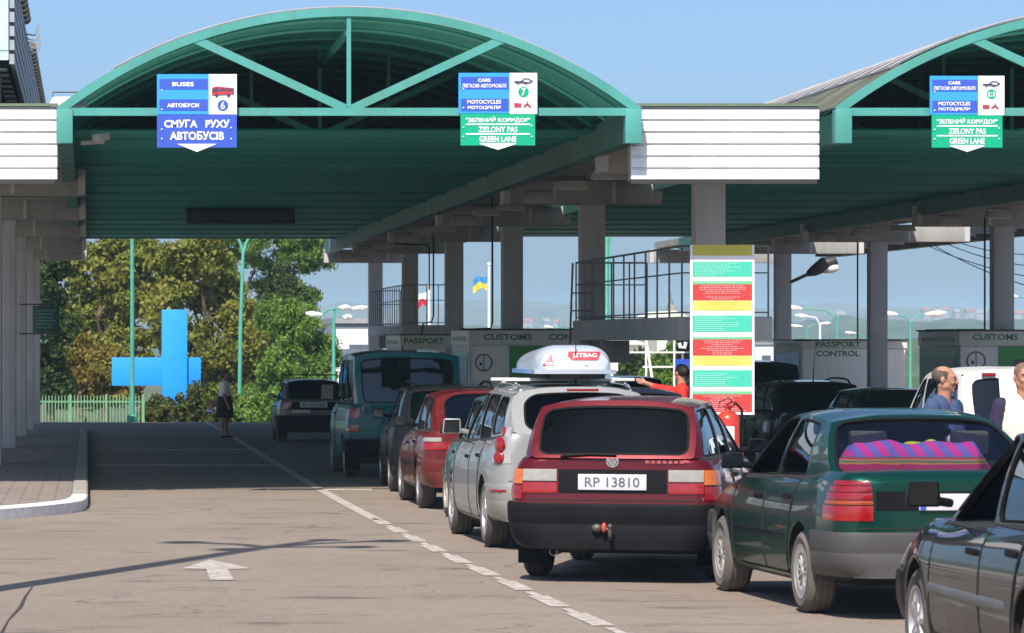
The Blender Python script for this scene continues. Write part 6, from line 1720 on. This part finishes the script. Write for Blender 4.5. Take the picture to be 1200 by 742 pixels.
ptree('chestnut_tree','olive chestnut tree behind the blue cross and the woman','tree',245,148,[(180,260,300,370),(220,300,320,395),(190,270,270,330),(250,318,355,430),(185,255,370,440),(265,330,400,470),(205,290,410,480),(160,215,330,400)],L_CHEST,56000,.22,2,group=GT,tr=.3,droop=.7)
ptree('chestnut_tree','rust-coloured low chestnut tree left of the blue cross','tree',98,140,[(64,130,395,462),(72,140,430,480),(110,170,440,480),(90,150,405,460)],L_AUT,20000,.21,3,group=GT,tr=.2,droop=.6)
ptree('broadleaf_tree','dark green tree behind the left pavement columns','tree',60,135,[(35,80,300,380),(40,92,340,420),(30,75,400,470),(50,90,420,480),(40,85,285,330)],L_DARK,20000,.19,4,group=GT,tr=.25)
ptree('broadleaf_tree','tall green tree with drooping twigs above the woman','tree',268,162,[(222,300,262,320),(270,345,258,315),(320,385,272,305),(330,392,285,322),(290,350,300,350),(300,365,320,370),(345,380,335,362)],L_GREEN,30000,.19,5,group=GT,tr=.32,trunk_h=5.,droop=.9,aspect=.35)
ptree('broadleaf_tree','bright green tree left of the multi-headed street lamp','tree',345,142,[(315,375,345,410),(330,392,365,430),(305,360,400,470),(340,395,420,480),(300,345,350,400),(290,340,440,490),(360,400,400,450)],L_GREEN,34000,.17,6,group=GT,tr=.22,droop=.7,aspect=.4)
ptree('broadleaf_tree','dark tree between the chestnut and the bright green tree','tree',318,156,[(300,350,310,390),(310,370,335,420),(295,345,390,470)],L_DARK,18000,.19,7,group=GT,tr=.25)
GB = 'bushes along the fence'
for i, (a,b,c,e,d,mt,lb) in enumerate(((160,205,462,498,121,L_BUSH,'low reddish-green bush at the foot of the blue cross'),(195,245,452,497,122,L_BUSH,'rounded olive bush right of the blue cross foot'),(270,312,455,500,123,L_GREEN,'leafy green bush just behind the woman'),(300,335,450,500,124,L_GREEN,'green bush left of the grey hatchback'),(240,275,470,499,125,L_BUSH,'low olive bush behind the far blue car'))):
    ptree('bush',lb,'bush',(a+b)/2,d,[(a,b-(b-a)*.3,c+8,e+8),(a+(b-a)*.3,b,c,e+6)],mt,3200,.16,20+i,group=GB,tr=.05,trunk_h=.2)
for i, (a,b,c,e,d,lb) in enumerate(((722,775,405,470,128,'green tree under the long raised platform'),(765,822,396,470,131,'larger green tree left of the notice board, behind white pipes'),(735,790,425,480,122,'dense green bush behind the dark car roofs'))):
    ptree('broadleaf_tree',lb,'tree',(a+b)/2,d,[(a,b-(b-a)*.25,c+10,e+10),(a+(b-a)*.25,b,c,e)],L_GREEN if i else L_DARK,4500,.22,30+i,tr=.12,group='trees beyond the booths')

# ---------------------------------------------------------------- blue cross, fence, poles, lamps, flags
M_CROSS = pbr('cross_blue', (.008,.27,.78), .5, var=.03)
d = 124.; t = thing('blue_cross','bright blue upside-down box cross among the trees','monument',(px(204,d),d,gz(d)))
zb = gz(d); s = d/F
m = MB(); m.box(-14.5*s,15*s,-.45,.35,pz(500,d)-zb-.6,pz(363,d)-zb); m.build('upright', M_CROSS, t, bevel=.01)
m = MB(); m.box(-73*s,31*s,-.3,.3,pz(452,d)-zb,pz(419,d)-zb); m.build('crossbar', M_CROSS, t, bevel=.01)
M_FENCE = pbr('fence_green', (.13,.31,.17), .6, var=.15); M_POLE = pbr('pole_green', (.07,.33,.25), .55, var=.15)
d = 118.; x0, x1 = px(40,d), px(168,d); zt, zb2 = pz(465,d), gz(d)-.05
t = thing('picket_fence','pale green metal picket fence at the end of the pavement','fence',(x0,d,zb2))
m = MB(); W_ = x1-x0; Hh = zt-zb2
for h in (.2,Hh-.18): m.box(0,W_,-.02,.02,h,h+.05)
m.build('rail', M_FENCE, t)
m = MB()
for i in range(34): x = .06+i*(W_-.1)/33; m.box(x-.014,x+.014,-.03,-.005,.1,Hh); m.add([(x-.014,-.03,Hh),(x+.014,-.03,Hh),(x+.014,-.005,Hh),(x-.014,-.005,Hh),(x,-.018,Hh+.06)],[(0,1,4),(1,2,4),(2,3,4),(3,0,4)])
m.build('pickets', M_FENCE, t)
for x in (.0,W_*.33,W_*.66,W_): m = MB(); m.box(x-.035,x+.035,-.04,.05,0,Hh+.08); m.build('post', M_FENCE, t)
for i, (h, lb) in enumerate(((5,'rough grass strip behind the picket fence'),)):
    g_ = np.random.default_rng(5); n = 5000
    X = g_.uniform(px(30,124),px(340,124),n); Y = g_.uniform(117,129,n); hh = g_.uniform(.1,.45,n); V = []; Fc = []
    for k in range(n): z = gz(Y[k])-.05; dx, dy = g_.normal(0,.12,2); V += [(X[k]-.03,Y[k],z),(X[k]+.03,Y[k],z),(X[k]+dx,Y[k]+dy,z+hh[k])]; Fc.append((3*k,3*k+1,3*k+2))
    m = MB(); m.add(V,Fc); tag(m.build('grass',L_BUSH,fix=False,smooth=False),None,None,None,'stuff')
M_LAMPW = pbr('lamp_white', (.75,.75,.74), .35); M_LLENS = pbr('lamp_lens', (.6,.6,.58), .15, coat=.5)
def street_lamp(label, xp, d, ytop, heads, group='street lamps', r=.045, ybase=None, mt=None):
    """heads: list of (dx_px, y_px, bright) head centres in the picture, on arms from the pole top"""
    x = px(xp,d); zb = gz(d)-.1; zt = pz(ytop,d)
    t = thing('street_lamp', label, 'street lamp', (x,d,zb), 0, group); mt = mt or M_POLE
    m = MB(); m.tube([(0,0,0),(0,0,(zt-zb)*.5),(0,0,zt-zb)],[r*1.25,r,r*.7],10); m.build('pole', mt, t)
    for hx, hy, dyy in heads:
        p = Vector((px(xp+hx,d)-x, dyy, pz(hy,d)-zb)); m = MB(); c = Vector((p.x*.35,dyy*.35,max(zt-zb,p.z-.05))); m.tube([(0,0,zt-zb-.02),c,p],[r*.6,r*.5,r*.45],7); a = m.build('arm', mt, t)
        dr = Vector((p.x,dyy,.15*abs(p.x))).normalized() if abs(p.x)+abs(dyy) > .05 else Vector((-1,0,0)); e = p+dr*.62
        m = MB(); m.tube([p-dr*.02,p+dr*.12,p+dr*.4,e],[.05,.11,.13,.06],10); m.v = [(v[0],v[1],p.z+(v[2]-p.z)*.75) for v in m.v]; m.build('lamp_head', M_LAMPW, t)
        m = MB(); q = p+dr*.36; m.ball((q.x,q.y,q.z-.05),(.16,.12,.08)); m.build('lens', M_LLENS, t)
    return t
t = thing('pole','thin green pole in front of the left arm of the blue cross','pole',(px(155,112.3),112.3,gz(112.3)-.05)); m = MB(); m.tube([(0,0,0),(0,0,4),(0,0,9.5)],[.068,.06,.05],10); m.build('shaft', M_POLE, t); m = MB(); m.tube([(0,0,9.4),(.3,0,9.8),(1.2,0,10)],.04,6); m.build('arm', M_POLE, t); m = MB(); m.lathe([(.0,0),(.16,0),(.16,.25),(.1,.3)],12,'z'); m.build('base', M_POLE, t)
t = thing('pole','thin green pole just right of the woman','pole',(px(280,126),126,gz(126)-.1)); m = MB(); m.tube([(0,0,0),(0.05,0,4),(.14,0,6.6)],[.072,.065,.055],10); m.tube([(.14,0,6.55),(.05,0,6.9),(-.15,0,7.3)],.05,8); m.tube([(.14,0,6.55),(.24,0,6.9),(.45,0,7.3)],.05,8); m.build('shaft', M_POLE, t)
street_lamp('green street lamp with four white heads behind the turquoise van',391,132,362,[(6,361,-.3),(22,362,.3),(-13,369,.2),(10,372,-.9)],r=.07)
street_lamp('lamp head peeping out of the chestnut tree above the cross',196,151,352,[(10,343,-.2)],r=.05,mt=pbr('pole_grey',(.3,.3,.3),.6))
street_lamp('two-headed street lamp between the grey and customs booths',1067,118,378,[(-16,369,0.),(18,369,0.)],r=.045)
street_lamp('curved-arm street lamp nearest above the passport control booth',981,125,372,[(-42,362,0)],r=.045)
street_lamp('small far street lamp with two heads above the grey booth',946,205,384,[(-6,383,0),(14,380,0)],r=.045)
street_lamp('far street lamp with short arm left of the grey booth roof',961,180,380,[(-14,371,0)],r=.06,mt=M_LAMPW)
street_lamp('far street lamp low beside the second column of the right row',1012,215,394,[(-9,391,0)],r=.045)
street_lamp('far lamp with long curved arm right of the notice board',884,170,396,[(24,391,0)],r=.045)
street_lamp('street lamp at the right edge with a white head',1212,130,355,[(-20,348,0)],r=.045)
street_lamp('faint far street lamp with curved arm above the customs booth',668,260,386,[(-20,384,0),(18,380,0)],r=.08)
# near cobra lamp on the right-hand column
d = 99.; t = thing('wall_lamp','black cobra-head lamp on an arm from a grey column','lamp',(px(926,d),d,pz(331,d)))
s = d/F; m = MB(); m.tube([(0,0,0),(24*s,0,11*s)],.045,8); m.build('arm', M_DKMET, t)
m = MB(); m.tube([(20*s,0,9.5*s),(27*s,0,13*s),(40*s,0,21*s),(54*s,0,26*s)],[.07,.14,.20,.12],12); m.build('lamp_head', M_DKMET, t)
m = MB(); m.ball((45*s,0,17*s),(.30,.16,.15)); m.build('lens', pbr('lens_white',(.8,.8,.82),.15,coat=.6), t)
# tall green mast
d = 140; t = thing('mast','tall green lattice mast behind the long raised platform','mast',(px(711,d),d,gz(d)-.3)); m = MB(); m.tube([(0,0,0),(0,0,11.2)],[.12,.07],10); m.tube([(-.12,0,7.5),(-.12,0,10.2)],.03,6); m.tube([(.14,0,7.0),(.14,0,10.6)],.03,6); m.build('shaft', M_POLE, t)
m = MB(); m.box(-.22,.22,-.2,.2,9.7,10.1); m.build('junction_box', M_POLE, t, bevel=.03)
# flags
def flag(label, xp, d, ytop, y0, y1, x0f, cols, wave, group):
    x = px(xp,d); zb = gz(d)-.3; s = d/F
    t = thing('flagpole', label, 'flag', (x,d,zb), 0, group); zt = pz(ytop,d)-zb
    m = MB(); m.tube([(0,0,0),(0,0,zt)],[.065,.045],10); m.ball((0,0,zt+.04),.08); m.build('pole', M_LAMPW, t)
    za, zb_ = pz(y0,d)-zb, pz(y1,d)-zb; w = (xp-x0f)*s
    for k, (mt) in enumerate(cols):
        m = MB()
        def fn(u, v, k=k):
            vv = (k+v)/2; dz = -wave*u*u-.06*math.sin(6*u+2*vv); return (-.07-w*u, .16*math.sin(7*u+1.5*vv), za+(zb_-za)*vv*(1-.12*u)+dz)
        m.grid(fn, 16, 6); m.build('flag_stripe', mt, t, fix=False)
    return t
flag('white flagpole with blue over yellow flag, between two columns',573,150,311,323,339,557,(flat('flag_blue',(.05,.28,.60)),flat('flag_yellow',(.75,.62,.05))),.18,'flagpoles')
flag('white flagpole with white over red flag, behind the railing',503,150,336,341,358,489,(flat('flag_white',(.75,.74,.75)),flat('flag_red',(.60,.02,.05))),.35,'flagpoles')

# ---------------------------------------------------------------- far buildings
def building(label, x0, x1, d, ytop, ybot, depth, mt, roof=None, bands=()):
    xa, xb = px(x0,d), px(x1,d); zb, zt = pz(ybot,d), pz(ytop,d)
    t = thing('building', label, 'building', (xa,d,zb)); W_, h = xb-xa, zt-zb
    m = MB(); m.box(0,W_,0,depth,0,h); m.build('wall', mt, t)
    for (a, b, bm) in bands:
        m = MB(); m.box(-.05,W_+.05,-.06,.0,pz(b,d)-zb,pz(a,d)-zb); m.build('facade_band', bm, t)
    if roof == 'gable':
        m = MB(); hh = W_*.28; m.add([(-.3,-.3,h),(W_+.3,-.3,h),(W_/2,-.3,h+hh),(-.3,depth+.3,h),(W_+.3,depth+.3,h),(W_/2,depth+.3,h+hh)],[(0,1,2),(3,5,4),(0,2,5,3),(2,1,4,5),(1,0,3,4)]); m.build('roof', pbr('roof_pale',(.62,.60,.56),.7,var=.1), t, smooth=False)
    else:
        m = MB(); m.box(-.2,W_+.2,-.2,depth+.2,h,h+.25); m.build('roof', pbr('roof_grey_flat',(.25,.26,.28),.7), t)
    n = max(1, int(W_/3))
    for i in range(n):
        m = MB(); x = (i+.5)*W_/n; m.box(x-.5,x+.5,-.03,.02,h*.35,h*.65); m.build('window', pbr('far_window',(.08,.10,.13),.2), t)
    return t
M_PALE = pbr('pale_render', (.66,.67,.69), .8, var=.08, vscale=.3)
building('pale low building with dark bands, seen between the van and the trees',394,448,185,379,450,14,M_PALE,bands=((378,384,pbr('band_bluegrey',(.10,.12,.16),.7)),(409,417,pbr('band_bluegrey',(0,0,0)))))
building('white gabled house behind the long raised platform, left',724,752,190,404,450,10,pbr('cream_render',(.7,.66,.58),.8,var=.06),'gable')
building('pale gabled house below the church tower',770,812,240,376,440,12,pbr('cream_render',(0,0,0)),'gable')
building('distant low white building on the slope right of the notice board',884,912,420,404,440,15,M_PALE)
d = 520; t = thing('church_tower','distant church tower with small spire left of the notice board','church',(px(786,d),d,pz(400,d)))
s = d/F; h = 32*s; m = MB(); m.box(-7*s,7*s,-1,1,0,h); m.build('tower', pbr('tower_stone',(.34,.30,.24),.8), t)
m = MB(); m.box(-3.6*s,3.6*s,-.7,.7,h,h+11*s); m.build('belfry', pbr('tower_stone',(0,0,0)), t); m = MB(); m.lathe([(3.8*s,0),(1.2*s,7*s),(.4*s,13*s),(0,14*s)],10,'z',c=(0,0,h+11*s)); m.build('spire', pbr('spire_bronze',(.13,.15,.12),.6), t)
for sx in (-1,1): m = MB(); m.box(sx*11*s-4*s,sx*11*s+4*s,-1,1,0,15*s); m.build('side_aisle', pbr('tower_stone',(0,0,0)), t)
for i, (xp, yp, d) in enumerate(((1085,366,2650),(1098,368,2700),(1109,365,2900),(1121,368,2650),(1136,367,2800),(1150,369,2650),(1163,367,2750),(1184,369,2700),(1193,370,2650),(985,371,2650),(941,372,2700),(604,378,2650),(618,379,2700),(640,379,2650),(652,380,2700))):
    t = thing('far_house','tiny pale house on the far wooded slope','house',(px(xp,d),d,pz(yp+3.5,d)),.3*math.sin(i*2.1),'houses on the far slope')
    w = 5+2*math.sin(i*1.7); m = MB(); m.box(-w/2,w/2,-3,3,-3,3.2); m.build('wall', pbr('far_wall',(.30,.30,.29),.8), t)
    m = MB(); m.add([(-w/2-.4,-3.4,3.2),(w/2+.4,-3.4,3.2),(w/2+.4,3.4,3.2),(-w/2-.4,3.4,3.2),(-w/2-.4,0,5.8),(w/2+.4,0,5.8)],[(0,1,5,4),(2,3,4,5),(1,2,5),(3,0,4),(3,2,1,0)]); m.build('roof', pbr('far_roof_%d'%(i%2),((.30,.12,.08),(.25,.23,.22))[i%2],.8), t, smooth=False)
# white pipe gantry and barrier beyond the booths
d = 112; t = thing('pipe_gantry','white pipe frame with a leaning pole, under the long raised platform','gantry',(px(725,d),d,gz(d)-.1)); s = d/F; zb = gz(d)-.1
m = MB()
for y_, x0, x1 in ((413,-10,118),(430,28,68)): z = pz(y_,d)-zb; m.bar((x0*s,0,z),(x1*s,0,z),.05)
for x_ in (32,65,112): m.bar((x_*s,0,0),(x_*s,0,pz(390,d)-zb),.055)
m.build('frame', M_LAMPW, t)
m = MB(); m.bar((31*s,-.15,pz(398,d)-zb),(39*s,-.15,pz(448,d)-zb),.075); m.build('leaning_pole', M_LAMPW, t)
t = thing('road_sign','blue road sign behind the red-shirted person','sign',(px(800,108),108,gz(108))); s = 108/F; m = MB(); m.box(-.03,.03,0,.06,0,2.0); m.build('post', M_RAIL, t); m = MB(); m.box(-9*s,9*s,-.02,.0,pz(440,108)-gz(108),pz(421,108)-gz(108)); p = m.build('plate', flat('road_sign_blue',(.03,.10,.55)), t); m = MB(); m.lathe([(2.5*s,-.024),(4.5*s,-.024),(4.5*s,-.02),(2.5*s,-.02)],18,'y',c=(0,0,pz(431,108)-gz(108)),closed=True); m.build('symbol', S_WHITE, p)
t = thing('road_sign','white and blue sign plate beside the white pipe frame','sign',(px(717,110),110,gz(110))); s = 110/F; m = MB(); m.box(-.03,.03,0,.06,0,1.8); m.build('post', M_LAMPW, t); m = MB(); m.box(-8*s,7*s,-.02,.0,pz(435,110)-gz(110),pz(418,110)-gz(110)); p = m.build('plate', S_WHITE, t); m = MB(); m.box(-9*s,-5*s,-.03,-.021,pz(440,110)-gz(110),pz(418,110)-gz(110)); m.build('blue_edge', flat('road_sign_blue',(0,0,0)), p)
t = thing('advert_pylon','dark pylon with white curved lettering beyond the red-shirted person','sign',(px(800,116),116,gz(116))); s = 116/F; m = MB(); m.box(-6*s,12*s,0,.2,0,pz(398,116)-gz(116)); p = m.build('panel', M_BLACK, t); m = MB(); m.tube([(-4*s,-.03,pz(402,116)-gz(116)),(-3*s,-.03,pz(407,116)-gz(116)),(2*s,-.03,pz(408,116)-gz(116)),(3.5*s,-.03,pz(401,116)-gz(116))],.06,6); m.build('mark', M_LAMPW, p)
# mast with lamps left of the frame, only its shadow reaches the road
lx0, ly0 = -1.30, 27.3
t = thing('street_lamp','tall lamp mast at the left road edge whose shadow crosses the road','street lamp',(lx0,ly0,gz(ly0))); m = MB(); m.tube([(0,0,0),(0,0,7),(0,0,10.6)],[.15,.13,.10],12); m.build('pole', M_POLE, t)
for a, l, zz in ((70,.85,11.5),(-75,.9,11.2),(35,.4,11.7),(-150,.8,10.8),(120,.7,10.9)):
    dx, dy = math.sin(R(a))*l, math.cos(R(a))*l; m = MB(); m.tube([(0,0,10.3),(dx*.4,dy*.4,zz-.3),(dx,dy,zz)],.09,8); m.build('arm', M_POLE, t); m = MB(); m.tube([(dx*.9,dy*.9,zz),(dx*1.15,dy*1.15,zz+.03),(dx*1.4,dy*1.4,zz+.02)],[.12,.24,.12],10); m.build('lamp_head', M_LAMPW, t)

# ---------------------------------------------------------------- hills
def hills(name, d, depth, prof, mat, x0, x1, seed, rough):
    g_ = np.random.default_rng(seed); nx, ny = 220, 14; ph = g_.uniform(0,6.28,8); fr = g_.uniform(.6,9,8)
    f = mono([a for a,_ in prof],[b for _,b in prof]); V = []
    for j in range(ny+1):
        t = j/ny; yy = d-depth*(1-t)*1.0
        for i in range(nx+1):
            xp = x0+(x1-x0)*i/nx; X = (xp-X0)*d/F
            zt = pz(f(xp),d); n = sum(math.sin(fr[k]*xp*.02*(1+k*.6)+ph[k]+j*.7)/(1+k) for k in range(8))*rough
            z = gz(600)-1+(zt-gz(600))*(t**.8)+n*(.3+t)*min(1,t*4)
            V.append((X,yy,z))
    m = MB(); m.add(V,[(j*(nx+1)+i,j*(nx+1)+i+1,(j+1)*(nx+1)+i+1,(j+1)*(nx+1)+i) for j in range(ny) for i in range(nx)]); o = m.build(name,mat,fix=False); return struct(o)
M_FOREST = pbr('far_forest', (.045,.075,.03), .95, var=.5, vscale=.02); M_FIELD = pbr('far_fields', (.09,.10,.05), .95, var=.5, vscale=.006)
hills('hills', 4200, 1500, [(-600,352),(200,356),(420,354),(560,352),(660,354),(760,358),(850,358),(960,359),(1100,363),(1250,367),(2000,360)], M_FIELD, -800, 2200, 3, 2.6)
hills('hills', 1900, 700, [(-600,392),(350,388),(560,383),(700,385),(850,378),(930,375),(1000,372),(1060,378),(1120,374),(1250,377),(2000,380)], M_FOREST, -800, 2200, 4, 1.5)
g_ = np.random.default_rng(9); V = []; Fc = []
for k in range(2600):
    dd = g_.uniform(500,1500); xp = g_.uniform(640,1260); x = (xp-X0)*dd/F; z = -6.6; r = g_.uniform(2.5,5.)
    mbk = len(V)
    for a in range(5):
        for b in ((1.,.0),(.9,.6),(.45,1.)): V.append((x+r*b[0]*math.cos(a*1.257+k),dd+r*b[0]*math.sin(a*1.257+k),z+r*1.5*b[1]*g_.uniform(.8,1.2)))
    V.append((x,dd,z+r*1.7))
    for a in range(5):
        c = (a+1) % 5
        for q in range(2): Fc.append((mbk+a*3+q,mbk+c*3+q,mbk+c*3+q+1,mbk+a*3+q+1))
        Fc.append((mbk+a*3+2,mbk+c*3+2,mbk+15))
m = MB(); m.add(V,Fc); tag(m.build('woods',M_FOREST,fix=False,smooth=False),None,None,None,'stuff')

# ---------------------------------------------------------------- air, light, sky, camera
HAZE = True
if HAZE:
    m_, nt, out = _nt('haze_air'); pv = nt.nodes.new('ShaderNodeVolumePrincipled'); pv.inputs['Color'].default_value = (.55,.80,1.,1); pv.inputs['Density'].default_value = .00027; pv.inputs['Anisotropy'].default_value = -.05
    nt.links.new(pv.outputs[0], out.inputs['Volume'])
    m = MB(); m.box(-3500,5200,-70,9500,-9.,58); o = m.build('haze', m_); o['kind'] = 'stuff'
EL, AZ = 50., 20.
SC.world = bpy.data.worlds.new('World'); SC.world.use_nodes = True
wn = SC.world.node_tree; wn.nodes.clear()
wo = wn.nodes.new('ShaderNodeOutputWorld'); bg = wn.nodes.new('ShaderNodeBackground'); sk = wn.nodes.new('ShaderNodeTexSky')
sk.sky_type = 'NISHITA'; sk.sun_disc = False; sk.sun_elevation = R(EL); sk.sun_rotation = R(180+AZ); sk.air_density = .6; sk.dust_density = 2.0; sk.ozone_density = 3.
bg.inputs[1].default_value = .115; tint = wn.nodes.new('ShaderNodeMix'); tint.data_type = 'RGBA'; tint.blend_type = 'MULTIPLY'; tint.inputs[0].default_value = 1.; tint.inputs[7].default_value = (.84,.94,1.02,1); wn.links.new(sk.outputs[0], tint.inputs[6]); wn.links.new(tint.outputs[2], bg.inputs[0]); wn.links.new(bg.outputs[0], wo.inputs[0])
sl = bpy.data.lights.new('sun','SUN'); sl.energy = 4.7; sl.angle = R(.6); sl.color = (1.,.92,.81)
so = bpy.data.objects.new('sun', sl); COL.objects.link(so)
trav = Vector((math.cos(R(EL))*math.sin(R(AZ)), math.cos(R(EL))*math.cos(R(AZ)), -math.sin(R(EL))))
so.rotation_euler = trav.to_track_quat('-Z','Y').to_euler(); so.location = (-20,-20,40)
cd = bpy.data.cameras.new('camera'); co = bpy.data.objects.new('camera', cd); COL.objects.link(co); SC.camera = co
co.location = (0,0,CAMZ); co.rotation_euler = (R(90),0,0)
cd.sensor_width = 36; cd.lens = 36*F/1200; cd.shift_x = (600-X0)/1200; cd.shift_y = (H0-371)/1200; cd.clip_start = .5; cd.clip_end = 20000
cd.dof.use_dof = True; cd.dof.focus_distance = 44; cd.dof.aperture_fstop = 11
vs_ = SC.view_settings; SC.display_settings.display_device = 'sRGB'; vs_.view_transform = 'Standard'; vs_.look = 'None'; vs_.gamma = 1; vs_.exposure = .62; vs_.use_curve_mapping = False
SC.cycles.max_bounces = 8; SC.cycles.transparent_max_bounces = 16; SC.cycles.volume_bounces = 0; SC.cycles.caustics_reflective = False; SC.cycles.caustics_refractive = False
SC.cycles.use_denoising = True
